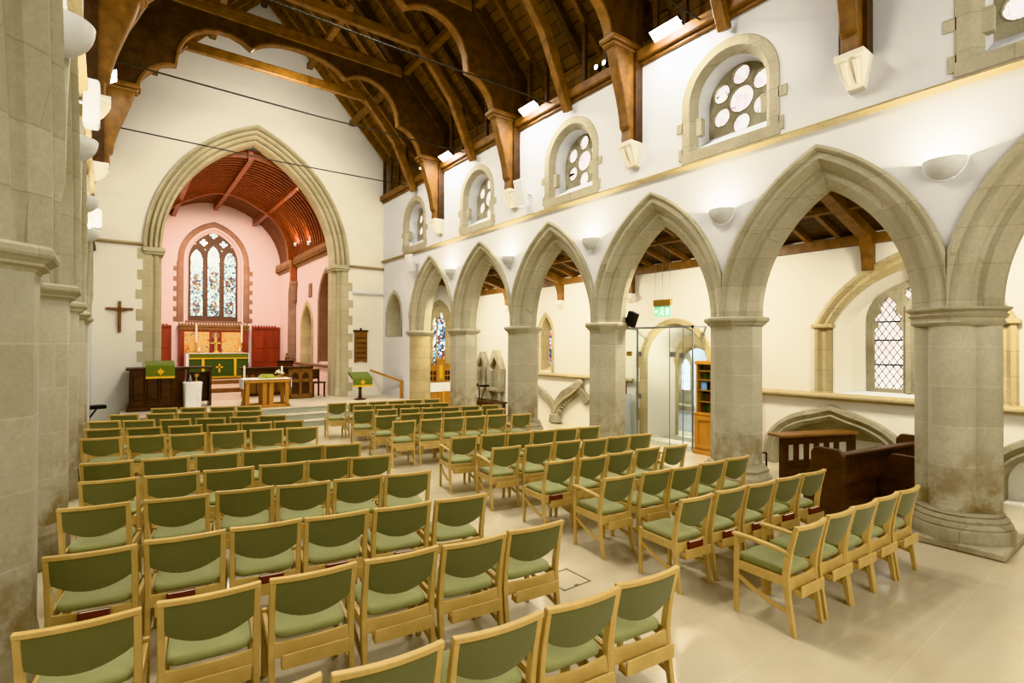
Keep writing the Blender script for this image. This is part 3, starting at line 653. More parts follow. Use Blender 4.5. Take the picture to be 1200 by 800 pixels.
# ---------------------------------------------------------------- left aisle and west end close the room
struct(MB().box(-4.5, -4.3, -4.6, 16.6, 0, 4.3).build('wall_aisle_left', M['plaster_aisle']))
struct(MB().box(-4.4, 11, -4.9, -4.7, 0, 13).build('wall_west', M['plaster_warm']))
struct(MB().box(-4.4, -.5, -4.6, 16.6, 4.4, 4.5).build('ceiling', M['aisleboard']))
struct(MB().box(-4.4, -1.0, 16.48, 16.7, 0, 4.5).build('wall_aisle_left', M['plaster_aisle']))

# ---------------------------------------------------------------- nave roof
b = MB()
for s in (-1, 1): b.grid([[(XC, y, ZR(XC) + .24), (XC + s * 5.0, y, ZR(XC + 5.0) + .24)] for y in (-4.7, 16.5)])
struct(b.build('ceiling', M['roofboard']))
TY = [2.47 + 3.36 * i for i in range(4)]; SY = [.8, 4.13, 7.4, 10.79, 14.02]
k = [0, 0]
for j in range(31):
    y = 16.25 - .545 * j
    if min(abs(y - q) for q in TY + SY) < .16: continue
    for s, nm in ((1, 'right'), (-1, 'left')):
        a = XC + s * 4.5; p = (a, y, ZR(a) + .11); q = (XC + s * .03, y, ZR(XC) + .08)
        t = MB().bar(p, q, .085, .15, (0, 0, 1)).build('rafter', M['roofwood_l'])
        tag(t, 'plain common rafter of the %s roof slope, %s from the chancel arch wall' % (nm, ORD[k[(1 - s) // 2]]), 'rafter', 'common rafters of the nave roof'); k[(1 - s) // 2] += 1
        MB().box(*sorted((XC + s * 3.70, XC + s * 3.62)), y - .04, y + .04, 7.0, 8.22).build('ashlar_post', M['roofwood'], t)
for s, nm in ((1, 'right'), (-1, 'left')):
    x0, x1 = sorted((XC + s * 3.58, XC + s * 4.05))
    b = MB().box(x0, x1, -4.6, 16.47, 6.86, 7.02); b.box(*sorted((XC + s * 3.66, XC + s * 4.0)), -4.6, 16.47, 6.80, 6.86)
    tag(b.build('wall_plate', M['roofwood_l'], bevel=.01), 'long timber plate on top of the %s nave wall under the roof' % nm, 'roof beam')
    for dx, nn in ((2.62, 'lower'), (1.30, 'upper')):
        x = XC + s * dx; z = ZR(x) - .03
        tag(MB().box(-.08, .08, -10.5, 10.5, -.08, .08).build('purlin', M['roofwood_l'], loc=(x, 6, z), bevel=.01), '%s purlin running the length of the %s roof slope' % (nn, nm), 'roof beam')
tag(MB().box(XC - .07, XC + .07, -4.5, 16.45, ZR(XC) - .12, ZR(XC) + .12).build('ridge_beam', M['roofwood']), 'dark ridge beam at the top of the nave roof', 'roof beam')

def bez(p0, p1, p2, p3, n=8): return [tuple((1 - t) ** 3 * a + 3 * (1 - t) ** 2 * t * b + 3 * (1 - t) * t * t * c + t ** 3 * d for a, b, c, d in zip(p0, p1, p2, p3)) for t in [i / n for i in range(n + 1)]]
TF = lambda u, v, d: (u, d, v)
def main_truss(label):
    t = thing('cusped_roof_truss', label, 'roof truss', (XC, 0, 0), 0, 'cusped main trusses of the nave roof')
    h = bez((0, 8.88), (.55, 8.88), (.85, 8.75), (1.03, 8.53)) + bez((1.03, 8.53), (1.5, 8.95), (2.42, 8.7), (2.42, 7.74))[1:] + bez((2.42, 7.74), (2.75, 7.72), (3.0, 7.45), (3.06, 7.1))[1:]
    for s in (1, -1):
        poly = [(s * u, v) for u, v in h + [(3.55, 7.1), (3.66, 8.0), (2.5, 9.3), (2.25, 9.1), (0, 9.1)]]
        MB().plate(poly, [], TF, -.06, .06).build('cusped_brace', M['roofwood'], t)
        MB().strip([(s * u, v) for u, v in h], .022, TF, -.085, .085).build('cusp_lit_edge', M['roofwood_l'], t, 40)  # added strip in lighter timber, painting the lit edge of the cusps
        lo = bez((3.08, 7.0), (3.2, 6.5), (3.38, 6.2), (3.42, 5.75)) + [(3.47, 5.70), (3.46, 5.5), (3.72, 5.5), (3.72, 7.0)]
        MB().plate([(s * u, v) for u, v in lo], [], TF, -.10, .10).build('bracket', M['roofwood_l'], t, bevel=.015)
        MB().plate([(s * 3.55, 5.5), (s * 3.73, 5.5), (s * 3.73, 8.1), (s * 3.55, 8.1)], [], TF, -.15, .15).build('wall_post', M['roofwood'], t)
        b = MB()
        for (a, z0, z1, w) in ((2.99, 7.04, 7.13, .17), (3.03, 6.98, 7.04, .14)): b.box(*sorted((s * a, s * 3.72)), -w, w, z0, z1)
        b.build('capital_moulding', M['roofwood_l'], t, bevel=.02)
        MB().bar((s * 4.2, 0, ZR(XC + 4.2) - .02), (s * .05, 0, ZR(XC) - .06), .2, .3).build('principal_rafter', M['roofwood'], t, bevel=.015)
    b = MB().box(-2.5, 2.5, -.10, .10, 9.02, 9.30); b.build('collar_beam', M['roofwood_l'], t, bevel=.02)
    MB().box(-2.45, 2.45, -.125, .125, 9.2, 9.26).build('collar_moulding', M['roofwood_l'], t)
    return t
tl = ['cusped oak roof truss nearest, its right foot at the corbel top right', 'cusped oak roof truss, second from the right, above the second corbel', 'cusped oak roof truss, third from the right, crossing the top of the photo', 'whole cusped oak roof truss standing before the chancel arch']
t0 = main_truss(tl[0])
for i, y in enumerate(TY):
    o = t0 if i == 0 else copy_tree(t0); o['label'] = tl[i]; o.location.y = y
def sec_truss():
    t = thing('collar_truss', '', 'roof truss', (XC, 0, 0), 0, 'plain collar trusses of the nave roof')
    MB().box(-2.25, 2.25, -.06, .06, 8.85, 9.08).build('collar_beam', M['roofwood_l'], t, bevel=.02)
    for s in (1, -1):
        b = MB(); path = [(2.15, 8.98), (3.02, 7.98), (3.2, 7.6), (3.62, 6.62)]
        b.strip([(s * u, v) for u, v in path], [.10, .11, .12, .08], TF, -.075, .075); b.build('brace', M['roofwood_l'], t, bevel=.015)
        MB().bar((s * 4.3, 0, ZR(XC + 4.3) + .09), (s * .05, 0, ZR(XC) + .06), .12, .17).build('principal_rafter', M['roofwood'], t)
    return t
sl = ['plain collar truss nearest, its pendant above the large rose window', 'plain collar truss with pendant, second from the right', 'plain collar truss with pendant, third from the right', 'plain collar truss hanging closest to the chancel arch wall']
t0 = sec_truss()
for i, y in enumerate(SY[1:]):
    o = t0 if i == 0 else copy_tree(t0); o['label'] = sl[i]; o.location.y = y
# corbels
def corbel(f, y, label):
    b = MB(); pr = [(0, 5.5), (-.30, 5.5), (-.30, 5.44), (-.27, 5.42), (-.20, 5.30), (-.13, 5.20), (-.10, 5.14), (0, 5.12)]
    rows = [[f(y + s * w, z, d) for (d, z), w in zip(pr, (.155, .155, .155, .135, .11, .10, .085, .085))] for s in (-1, 1)]
    b.grid(rows, True, True)
    for q in (-.06, .06): b.tube([f(y + q, 5.40, -.262), f(y + q, 5.28, -.20), f(y + q * .7, 5.17, -.12)], [.035, .03, .015], 6)
    tag(b.build('stone_corbel', M['plaster_warm']), label, 'corbel', 'stone corbels under the trusses')
for y, l in zip(TY, ('right wall corbel below the top edge, farthest right', 'right wall corbel between the two largest rose windows', 'right wall corbel beside the tilted white speaker', 'right wall corbel nearest the chancel arch wall')): corbel(RF, y, 'pale carved stone corbel, ' + l)
for y, l in zip(TY[1:], ('left wall corbel nearest', 'left wall corbel half hidden by the nearer uplighter', 'left wall corbel farthest, before the chancel arch wall')): corbel(LF, y, 'pale carved stone corbel, ' + l)
for y, l in zip((4.5, 7.86, 11.2, 14.6), ('nearest, top right', 'second, below the middle cusped truss', 'dark one before the whole cusped truss', 'lowest one crossing the chancel arch')):
    tag(MB().tube([(-.35, y, 6.95), (3.3, y, 6.90), (7.0, y, 6.95)], .014, 6).build('tie_rod', M['rod']), 'thin iron tie rod across the nave, ' + l, 'tie rod', 'iron tie rods')
# ================================================================ chairs
def chair(arms):
    t = thing('armchair' if arms else 'chair', '', 'chair')
    W = .43; px = W / 2 - .017
    post = [(-.225, 0, .034), (-.178, .28, .046), (-.165, .40, .052), (-.172, .48, .050), (-.198, .62, .042), (-.245, .80, .034)]
    for s in (-1, 1):
        rows = []
        for y, z, w in post:
            sh = .0 if z else .0
            rows.append([(s * px - .015, y - w / 2, z), (s * px + .015, y - w / 2, z), (s * px + .015, y + w / 2, z), (s * px - .015, y + w / 2, z)])
        MB().grid(rows, True, True).build('leg', M['beech'], t, bevel=.004)
        zt = .605 if arms else .43
        MB().grid([[(s * px - .015, y - w / 2, z), (s * px + .015, y - w / 2, z), (s * px + .015, y + w / 2, z), (s * px - .015, y + w / 2, z)] for y, z, w in ((.235, 0, .034), (.230, .36, .042), (.230, zt, .036))], True, True).build('leg', M['beech'], t, bevel=.004)
        MB().box(*sorted((s * (px - .011), s * (px + .011))), -.16, .22, .345, .41).build('side_rail', M['beech'], t)
        q = [(.215, .29), (.10, .235), (-.05, .185), (-.185, .165)]
        MB().strip(q, .016, lambda u, v, d: (d, u, v), s * px - .009, s * px + .009).build('side_brace', M['beech'], t)
        if arms:
            p = [(-.20, .585), (-.10, .602), (.10, .612), (.262, .612)]
            rows = [[(s * px - w, y, z - .013), (s * px + w, y, z - .013), (s * px + w, y, z + .013), (s * px - w, y, z + .013)] for (y, z), w in zip(p, (.018, .02, .023, .024))]
            MB().grid(rows, True, True).build('armrest', M['beech'], t, bevel=.005)
    bow = lambda x: -.030 * (1 - (x / (W / 2)) ** 2)
    n = 10; xs = [(-1 + 2 * i / n) * (px - .014) for i in range(n + 1)]
    yl = lambda z: -.172 - (.073) * max(0, (z - .48) / .32) ** 1.25     # post line
    # curved upholstered back with a bellied lower edge
    rows = []
    for x in xs:
        b = 1 - (x / (px - .014)) ** 2; z0 = .605 - .068 * b; zt = .778
        col = []
        for k in range(5):
            z = z0 + (zt - z0) * k / 4; th = .014 if 0 < k < 4 else .008
            col.append((x, yl(z) + bow(x) + th, z))
        for k in range(4, -1, -1):
            z = z0 + (zt - z0) * k / 4; th = .012 if 0 < k < 4 else .006
            col.append((x, yl(z) + bow(x) - th, z))
        rows.append(col)
    MB().grid(rows, True, True).build('backrest', M['back'], t, 50)
    xs2 = [(-1 + 2 * i / n) * (W / 2 - .001) for i in range(n + 1)]
    rows = [[(x, yl(.79) + bow(x) - .019, .774), (x, yl(.79) + bow(x) + .017, .774), (x, yl(.80) + bow(x) + .017, .803), (x, yl(.80) + bow(x) - .019, .803)] for x in xs2]
    MB().grid(rows, True, True).build('top_rail', M['beech'], t, bevel=.004)
    # seat pad
    rows = []
    sx, y0, y1 = px - .016, -.165, .262
    for (k, z) in ((.90, .400), (.985, .412), (1., .430), (.985, .446), (.90, .458), (.6, .464), (.2, .466)):
        row = []
        for i in range(36):
            a = 2 * PI * i / 36; c, sn = cos(a), sin(a); e = .28
            x = sx * k * math.copysign(abs(c) ** e, c); y = (y0 + y1) / 2 + (y1 - y0) / 2 * k * math.copysign(abs(sn) ** e, sn)
            row.append((x, y, z - .008 * (1 - (x / sx) ** 2) * (z > .44)))
        rows.append(row)
    MB().grid(rows, True, True).build('seat', M['seat'], t, 50)
    rows = [[(x, -.178 + bow(x) * .9 - .009, .325), (x, -.178 + bow(x) * .9 + .009, .325), (x, -.168 + bow(x) * .9 + .009, .405), (x, -.168 + bow(x) * .9 - .009, .405)] for x in xs]
    MB().grid(rows, True, True).build('rear_rail', M['beech'], t)
    MB().box(-px + .01, px - .01, .218, .238, .345, .405).build('front_rail', M['beech'], t)
    b = MB().box(-.155, .172, -.262, -.250, .285, .365).box(-.155, .172, -.25, -.19, .285, .295).box(-.155, -.145, -.25, -.19, .285, .33).box(.162, .172, -.25, -.19, .285, .33)
    b.build('book_box', M['beech'], t, bevel=.002)
    return t
ROWS = {'LA': [(2.405, 1.9), (1.925, 1.93), (1.425, 1.98), (0.91, 2.045), (0.41, 2.13)], 'LB': [(2.41, 2.905), (1.91, 2.94), (1.42, 3.02), (0.905, 3.085), (0.39, 3.145), (-0.145, 3.18)], 'LC': [(2.35, 3.84), (1.845, 3.92), (1.345, 4.015), (0.86, 4.105), (0.365, 4.175), (-0.19, 4.26)], 'LD': [(2.35, 4.875), (1.88, 4.995), (1.385, 5.085), (0.91, 5.2), (0.395, 5.26), (-0.16, 5.38)], 'LE': [(2.36, 5.88), (1.905, 5.985), (1.43, 6.07), (0.92, 6.15), (0.425, 6.23), (-0.075, 6.32)], 'LF': [(2.345, 6.81), (1.89, 6.94), (1.42, 7.02), (0.935, 7.09), (0.425, 7.165), (-0.11, 7.28)], 'LG': [(2.3, 8.555), (1.805, 8.65), (1.295, 8.755), (0.79, 8.885), (0.305, 9.06), (-0.21, 9.19)], 'LH': [(2.315, 9.43), (1.825, 9.515), (1.35, 9.65), (0.84, 9.805), (0.305, 9.96), (-0.2, 10.16)], 'LI': [(2.245, 10.305), (1.785, 10.39), (1.28, 10.555), (0.77, 10.735), (0.26, 10.97), (-0.215, 11.19)], 'LJ': [(2.025, 11.27), (1.555, 11.455), (1.09, 11.63), (0.61, 11.81), (0.06, 12.015)], 'LK': [(2.175, 12.14), (1.72, 12.36), (1.21, 12.53), (0.725, 12.73)], 'RA': [(4.08, 1.75), (4.55, 1.73), (4.96, 1.7), (5.38, 1.675), (5.8, 1.635)], 'RB': [(3.99, 2.64), (4.47, 2.6), (4.895, 2.545), (5.345, 2.5), (5.77, 2.445)], 'RC': [(3.99, 3.51), (4.49, 3.44), (4.88, 3.37), (5.33, 3.33), (5.785, 3.29)], 'RD': [(3.995, 4.38), (4.43, 4.3), (4.89, 4.285), (5.375, 4.26), (5.805, 4.155)], 'RE': [(3.965, 5.38), (4.41, 5.27), (4.885, 5.215), (5.29, 5.1), (5.725, 5.065), (6.13, 4.995)], 'RF': [(3.92, 6.335), (4.38, 6.26), (4.785, 6.165), (5.205, 6.1), (5.615, 6.035), (6.03, 5.945)], 'RG': [(3.905, 8.265), (4.375, 8.17), (4.805, 8.125), (5.225, 8.05), (5.64, 7.945), (6.08, 7.785)], 'RH': [(3.915, 9.06), (4.415, 9.065), (4.82, 8.96), (5.225, 8.865), (5.66, 8.795), (6.135, 8.71)], 'RI': [(3.875, 10.065), (4.325, 9.95), (4.775, 9.835), (5.19, 9.69), (5.555, 9.55), (6.005, 9.46), (6.475, 9.39)], 'RJ': [(4.185, 10.905), (4.585, 10.73), (4.99, 10.635), (5.38, 10.49), (5.775, 10.365)], 'RK': [(3.875, 11.635), (4.305, 11.51), (4.745, 11.44), (5.165, 11.345), (5.605, 11.35), (6.035, 11.24)]}
CP, SP = cos(math.radians(.402)), sin(math.radians(.402)); CR, SR = cos(math.radians(-.177)), sin(math.radians(-.177)); CY, SY_ = cos(math.radians(36.92)), sin(math.radians(36.92))
ARMS = {('RA', 0), ('RC', 0), ('RE', 0), ('RF', 0), ('RD', 4), ('RG', 5)}
BOOKS = {('LC', 1), ('LC', 2), ('LC', 3), ('LC', 4), ('LC', 5), ('RB', 0), ('RB', 1), ('RB', 2), ('RB', 3), ('RB', 4), ('RC', 2), ('RC', 3), ('RD', 0)}
proto = {False: chair(False), True: chair(True)}; used = {False: False, True: False}
bk0 = None; k = 0
def book():
    t = thing('hymn_book', '', 'book')
    MB().box(-.08, .08, -.004, .0, 0, .118).box(-.08, .08, .022, .026, 0, .118).box(-.083, -.078, -.004, .026, 0, .118).build('cover', M['bookred'], t)
    MB().box(-.077, .077, .0, .022, .003, .115).build('pages', M['page'], t)
    return t
for key, pts in ROWS.items():
    left = key[0] == 'L'; m = len(pts); xs_ = [p[0] for p in pts]; ys_ = [p[1] for p in pts]; mx, my = sum(xs_) / m, sum(ys_) / m
    sl_ = sum((a - mx) * (b - my) for a, b in zip(xs_, ys_)) / sum((a - mx) ** 2 for a in xs_); ang = math.atan(sl_)
    rown = 'ABCDEFGHIJK'.index(key[1]); 
    rw = 'nearest' if rown == 0 else ('foremost' if rown == 10 else ORD[rown] + '-nearest'); side = 'left' if left else 'right'
    for i, (x, y) in enumerate(pts):
        arms = (key, i) in ARMS
        if used[arms]: o = copy_tree(proto[arms])
        else: o = proto[arms]; used[arms] = True
        a = ang
        if (key, i) == ('LC', 5): x += .05; y -= .05
        cx, cy = x - .25 * sin(a) * 1, y + .25 * cos(a)
        o.location = (cx, cy, 0); o.rotation_euler.z = a; o.scale = (1.115 if left else .96, 1, 1)
        seat = 'beside the centre aisle' if i == 0 else (('%s from centre aisle' % ORD[i]) if i < m - 1 else ('outer end by left piers' if left else 'outer end by right arcade'))
        o['label'] = 'green beech %s, %s row of %s block, %s' % ('armchair' if arms else 'chair', rw, side, seat)
        o['group'] = 'green chairs of the %s block' % side
        if (key, i) in BOOKS:
            if bk0 is None: bk0 = book(); bo = bk0
            else: bo = copy_tree(bk0)
            dx = random.uniform(-.06, .05)
            ly = -.236
            bo.location = (cx + dx * cos(a) - ly * sin(a), cy + dx * sin(a) + ly * cos(a), .296); bo.rotation_euler.z = a
            bo['label'] = 'red hymn book behind the %s chair, %s row, %s block' % ('aisle-end' if i == 0 else ('outermost' if i == m - 1 else ORD[i]), rw, side)
            bo['group'] = 'hymn books behind the chairs'

# ================================================================ chancel furniture
# pulpit with green fall
t = thing('pulpit', 'dark carved oak pulpit-like reading desk with panelled front left of the steps', 'pulpit', (.78, 15.95, .45))
poly = [(-.62, -.32), (.30, -.34), (.56, -.08), (.56, .42), (-.62, .42)]
ext = lambda k, z0, z1: (lambda b: b.plate([(u * k, v * k) for u, v in poly], [], ID, z0, z1))(MB())
ext(1.06, 0, .10).build('plinth', M['oak'], t, bevel=.02)
ext(1.03, .10, .16).build('base_moulding', M['oak'], t, bevel=.02)
ext(.97, .16, 1.0).build('body', M['oak'], t)
ext(1.08, 1.0, 1.06).build('top', M['oak'], t, bevel=.015)
b = MB()
for x in (-.42, -.14, .14):
    b.box(x - .115, x + .115, -.345, -.31, .28, .86)
b.build('front_panel', M['oak_mid'] if False else M['oak'], t, bevel=.025)
b = MB()
for x in (-.56, -.28, .0, .27): b.tube([(x, -.335, .18), (x, -.335, .98)], .025, 8)
b.build('colonnette', M['oak'], t, 40)
MB().box(.50, .56, -.02, .36, .28, .86).build('side_panel', M['oak'], t, bevel=.02)
def fall(name, label, x, y, z, w, h, slope, top, mt='green', rz=0):
    t = thing(name, label, 'altar cloth', (x, y, z), rz)
    b = MB(); n = 12
    rows = []
    for (yy, zz) in ((top, slope), (0.02, .02), (-.012, 0), (-.018, -.03), (-.02, -h)):
        rows.append([(-w / 2 + w * i / n, yy + .004 * sin(i * 1.7), zz) for i in range(n + 1)])
    b.grid(rows); b.build('cloth', M[mt], t, 60)
    rows = [[(-w / 2 + w * i / n, -.024 + .004 * sin(i * 1.7), zz) for i in range(n + 1)] for zz in (-h + .045, -h - .012)]
    MB().grid(rows).build('gold_fringe', M['gold'], t)
    b = MB(); pts = []
    for i in range(16):
        r = (.105 if i % 4 == 0 else .075) if i % 2 == 0 else .048; a = PI / 2 + 2 * PI * i / 16; pts.append((r * cos(a), -h * .48 + r * sin(a)))
    b.plate(pts, [], lambda u, v, d: (u, d, v), -.036, -.026); b.build('gold_star', M['gold'], t)
    return t
fall('pulpit_fall', 'green pulpit fall with gold star and fringe hung over the carved oak desk', .80, 15.56, 1.56, .60, .30, .12, .30)
MB2 = MB().box(.55, 1.05, 15.62, 15.9, 1.512, 1.55).box(.55, 1.05, 15.86, 15.94, 1.55, 1.66)
tag(MB2.build('book_rest', M['oak'], bevel=.01), 'dark oak book rest on the pulpit top beneath the green fall', 'book rest')
# open desk right of the pulpit
t = thing('prayer_desk', 'dark oak open-sided desk between the pulpit and the white draped stand', 'desk', (1.70, 16.25, .45))
MB().box(-.34, .30, -.2, .28, 1.0, 1.05).build('top', M['oak'], t, bevel=.01)
for x in (-.30, .22): MB().box(x, x + .05, -.15, .25, 0, 1.0).build('side', M['oak'], t)
MB().box(-.25, .22, .2, .24, .1, .9).build('back_panel', M['oak'], t)
# draped credence stand
t = thing('draped_stand', 'small stand under a white cloth in front of the dark oak desk', 'table', (1.50, 15.75, .45))
rows = []
for z, r in ((.02, .20), (.3, .205), (.6, .215), (.66, .22), (.675, .20), (.68, .02)):
    rows.append([(r * (1 + (.06 * sin(5 * q) if z < .5 else 0)) * math.copysign(abs(cos(q)) ** .5, cos(q)), r * (1 + (.06 * sin(5 * q) if z < .5 else 0)) * math.copysign(abs(sin(q)) ** .5, sin(q)), z) for q in [2 * PI * i / 40 for i in range(40)]])
MB().grid(rows, True, True).build('cloth', M['white'], t, 50)
tag(MB().lathe([(.03, 0), (.05, .02), (.055, .08), (.03, .13), (.02, .17), (.035, .19)], 16).build('jug', M['metal'], loc=(1.44, 15.72, 1.13), smooth=50), 'small silver jug on the white draped stand', 'jug')
tag(MB().lathe([(.04, 0), (.04, .015), (.015, .04), (.015, .1), (.06, .15), (.065, .2)], 16).build('cup', M['brass'], loc=(1.58, 15.74, 1.13), smooth=50), 'gilt cup on the white draped stand', 'cup')
# high altar
t = thing('high_altar', 'high altar with green gold-banded frontal under the stained glass window', 'altar', (3.12, 23.7, .75))
MB().box(-1.02, 1.02, -.38, .38, 0, .98).build('altar_body', M['oak'], t)
MB().box(-1.0, 1.0, -.40, -.385, .06, .97).build('frontal', M['greend'], t)
MB().box(-1.02, 1.02, -.415, -.39, .80, .97).build('superfrontal', M['green'], t)
b = MB().box(-1.02, 1.02, -.42, -.405, .775, .82).box(-.60, -.51, -.412, -.40, .06, .79).box(.51, .60, -.412, -.40, .06, .79).box(-1.0, 1.0, -.412, -.40, .05, .09)
b.box(-.03, .03, -.414, -.40, .25, .58).box(-.12, .12, -.414, -.40, .42, .48); b.build('gold_bands', M['gold'], t)
b = MB().box(-1.10, 1.06, -.43, .42, .98, 1.0).box(-1.12, -1.03, -.43, .42, .45, 1.0).box(1.03, 1.06, -.43, .42, .6, 1.0); b.build('white_cloth', M['white'], t)
struct(MB().box(1.5, 4.75, 22.75, 24.4, .75, .80).build('trim_10', M['oak_mid']))
# reredos
t = thing('reredos', 'red timber reredos with gilded painted panels behind the high altar', 'reredos', (3.08, 24.33, .75))
MB().box(-1.24, 1.24, -.06, .12, 0, 2.05).build('frame', M['redwood'], t)
b = MB().box(-1.27, 1.27, -.12, .14, 2.05, 2.14).box(-1.24, 1.24, -.09, .12, 1.92, 2.05)
for i in range(25): b.box(-1.25 + i * .1, -1.20 + i * .1, -.12, -.04, 2.14, 2.21)
b.build('cresting', M['oak_mid'], t)
m, nt, bb = newmat('gilded_painted_panel')
v = pos(nt, True); f = noise(nt, v, 5, 5, .6)
nt.links.new(ramp(nt, f, [(.3, (.45, .10, .03)), (.42, (.62, .38, .10)), (.55, (.72, .52, .20)), (.64, (.30, .24, .14)), (.72, (.10, .09, .10))]), bb.inputs['Base Color']); bb.inputs['Roughness'].default_value = .4; M['gilt'] = m
for x0, x1 in ((-1.06, -.20), (.24, 1.0)): MB().box(x0, x1, -.075, -.05, 1.0, 1.84).build('painted_panel', M['gilt'], t)
b = MB().box(-.20, .24, -.08, -.05, 1.0, 1.84); b.build('centre_panel', M['redwood'], t)
b = MB().box(-.02, .06, -.1, -.07, 1.0, 1.78).box(-.17, .21, -.1, -.07, 1.36, 1.42).tube([(.02 + .11 * cos(2 * PI * i / 16), -.09, 1.7 + .11 * sin(2 * PI * i / 16)) for i in range(16)], .015, 6, True); b.build('centre_cross', M['stone_warm'], t)
for x0, x1, lab in ((.64, 1.60, 'left'), (4.47, 5.56, 'right')):
    t = thing('wall_panelling', 'red-brown timber panelling at the %s of the reredos' % lab, 'panelling', ((x0 + x1) / 2, 24.4, .75)); h = (x1 - x0) / 2
    MB().box(-h, h, -.05, .06, 0, 2.02).build('backing', M['redwood'], t)
    b = MB().box(-h, h, -.10, .06, 2.02, 2.10).box(-h, h, -.075, .0, .0, .1)
    for i in range(int(h * 18)): b.box(-h + i * .11, -h + i * .11 + .05, -.1, -.02, 2.10, 2.16)
    b.build('cornice', M['redwood'], t)
    b = MB()
    for sx_ in (-1, 1):
        for z0, z1 in ((.18, .5), (.58, 1.1), (1.18, 1.9)): b.box(sx_ * h / 2 - h * .38, sx_ * h / 2 + h * .38, -.07, -.04, z0, z1)
    b.build('raised_panels', M['redwood'], t, bevel=.015)
def candle(x, y, z, hs, hc, label, mt='brass', r=.035):
    t = thing('candlestick', label, 'candlestick', (x, y, z))
    MB().lathe([(.08, 0), (.08, .02), (.03, .05), (.02, hs * .5), (.035, hs * .55), (.02, hs * .6), (.02, hs - .03), (.05, hs)], 16).build('stick', M[mt], t, 50)
    MB().lathe([(r, hs), (r, hs + hc), (.005, hs + hc + .01)], 12).build('candle', M['candle'], t, 50)
candle(2.40, 24.0, 1.75, .42, .72, 'tall brass altar candlestick at the left end of the high altar')
candle(4.02, 24.0, 1.75, .42, .72, 'tall brass altar candlestick at the right end of the high altar')
candle(2.48, 23.8, 1.75, .06, .16, 'short candle at the left end of the high altar', r=.03)
candle(3.92, 23.8, 1.75, .06, .16, 'short candle at the right end of the high altar', r=.03)
t = thing('altar_cross', 'gilt standing cross at the middle of the high altar', 'cross', (3.10, 23.95, 1.75))
b = MB().lathe([(.12, 0), (.12, .03), (.05, .07), (.025, .12)], 12); b.build('foot', M['gold'], t)
MB().box(-.018, .018, -.012, .012, .1, .60).box(-.11, .11, -.012, .012, .40, .435).build('cross', M['gold'], t)
# nave altar
t = thing('nave_altar', 'light oak nave altar table with slatted open ends on the chancel step', 'altar', (3.10, 15.05, .45), math.radians(-2))
W2, D2 = .52, .33
for x in (-W2, W2 - .09):
    for y in (-D2, D2 - .09): MB().box(x, x + .09, y, y + .09, .07, .70).build('leg', M['oak_light'], t, bevel=.006)
b = MB()
for y in (-D2, D2 - .09): b.box(-W2 - .03, W2 + .03, y, y + .09, 0, .07)
for x in (-W2, W2 - .09): b.box(x, x + .09, -D2, D2, .0, .07)
b.build('base_frame', M['oak_light'], t, bevel=.006)
for x in (-.12, .04):
    MB().box(x, x + .10, -D2 + .02, -D2 + .06, .07, .66).build('slat', M['oak_light'], t)
    MB().box(x, x + .10, D2 - .06, D2 - .02, .07, .66).build('slat', M['oak_light'], t)
MB().box(-W2 - .03, W2 + .03, -D2 - .02, D2 + .02, .65, .73).build('table_top', M['oak_light'], t, bevel=.008)
b = MB().box(-W2 - .06, W2 + .06, -D2 - .025, D2 + .03, .735, .75).box(-W2 - .065, -W2 - .05, -D2 - .02, D2 + .02, .50, .75).box(W2 + .05, W2 + .065, -D2 - .02, D2 + .02, .50, .75)
tag(b.build('altar_linen', M['white'], loc=(3.10, 15.05, .45), rz=math.radians(-2)), 'white linen cloth lying along the nave altar and hanging at its ends', 'tablecloth')
t = thing('chalice_veil', 'green veil with gold star draped over a chalice on the nave altar', 'altar cloth', (3.12, 15.0, 1.20))
MB().lathe([(.30, 0), (.29, .01), (.20, .09), (.185, .11), (.0, .112)], 4, rot=PI / 4, sy=.7).build('veil', M['veil'], t)
b = MB(); b.box(-.03, .03, -.155, -.135, .045, .075, Matrix.Rotation(0, 4, 'X')); b.build('gold_star', M['gold'], t)
candle(3.54, 15.2, 1.20, .10, .20, 'white candle at the right end of the nave altar', r=.028)
candle(2.80, 16.3, .45, .62, .42, 'white floor candle standing behind the left end of the nave altar', 'oak', .03)
t = thing('flower_arrangement', 'cream flowers in a bowl beside the candle on the nave altar', 'flowers', (3.44, 15.12, 1.20))
MB().lathe([(.04, 0), (.07, .03), (.075, .06), (.06, .06)], 12).build('bowl', M['brass'], t, 40)
b = MB()
for i in range(26):
    a = random.uniform(0, 2 * PI); r = random.uniform(0, .14); z = .09 + .10 * (1 - r / .14) + random.uniform(-.02, .02); c = (r * cos(a), r * sin(a), z); q = random.uniform(.02, .035)
    b.lathe([(.001, z - q), (q * .8, z - q * .5), (q, z), (q * .7, z + q * .6), (.001, z + q * .8)], 7, c=c[:2])
b.build('blooms', M['leaf'], t, 60)
# choir stall front at the right
t = thing('choir_stall', 'carved dark oak choir stall end with pierced tracery at the right of the nave altar', 'stall', (4.42, 16.65, .45), math.radians(-4))
MB().box(-.36, .36, -.04, .30, .92, .98).build('top', M['oak'], t, bevel=.01)
b = MB().box(-.34, -.25, 0, .08, 0, .92).box(.25, .34, 0, .08, 0, .92).box(-.04, .04, .0, .08, .1, .92).box(-.34, .34, 0, .08, 0, .14).box(-.34, .34, 0, .08, .82, .92).box(-.34, .34, 0, .08, .50, .56)
b.build('frame', M['oak_mid'], t, bevel=.01)
arcs = []
for c in (-.145, .145): arcs.append([(c - .09, .60)] + arch_pts(c, .68, .09, .11, 0, 5) + [(c + .09, .60)])
MB().plate([(-.25, .56), (.25, .56), (.25, .82), (-.25, .82)], arcs, lambda u, v, d: (u, d, v), .02, .05).build('tracery', M['oak_mid'], t)
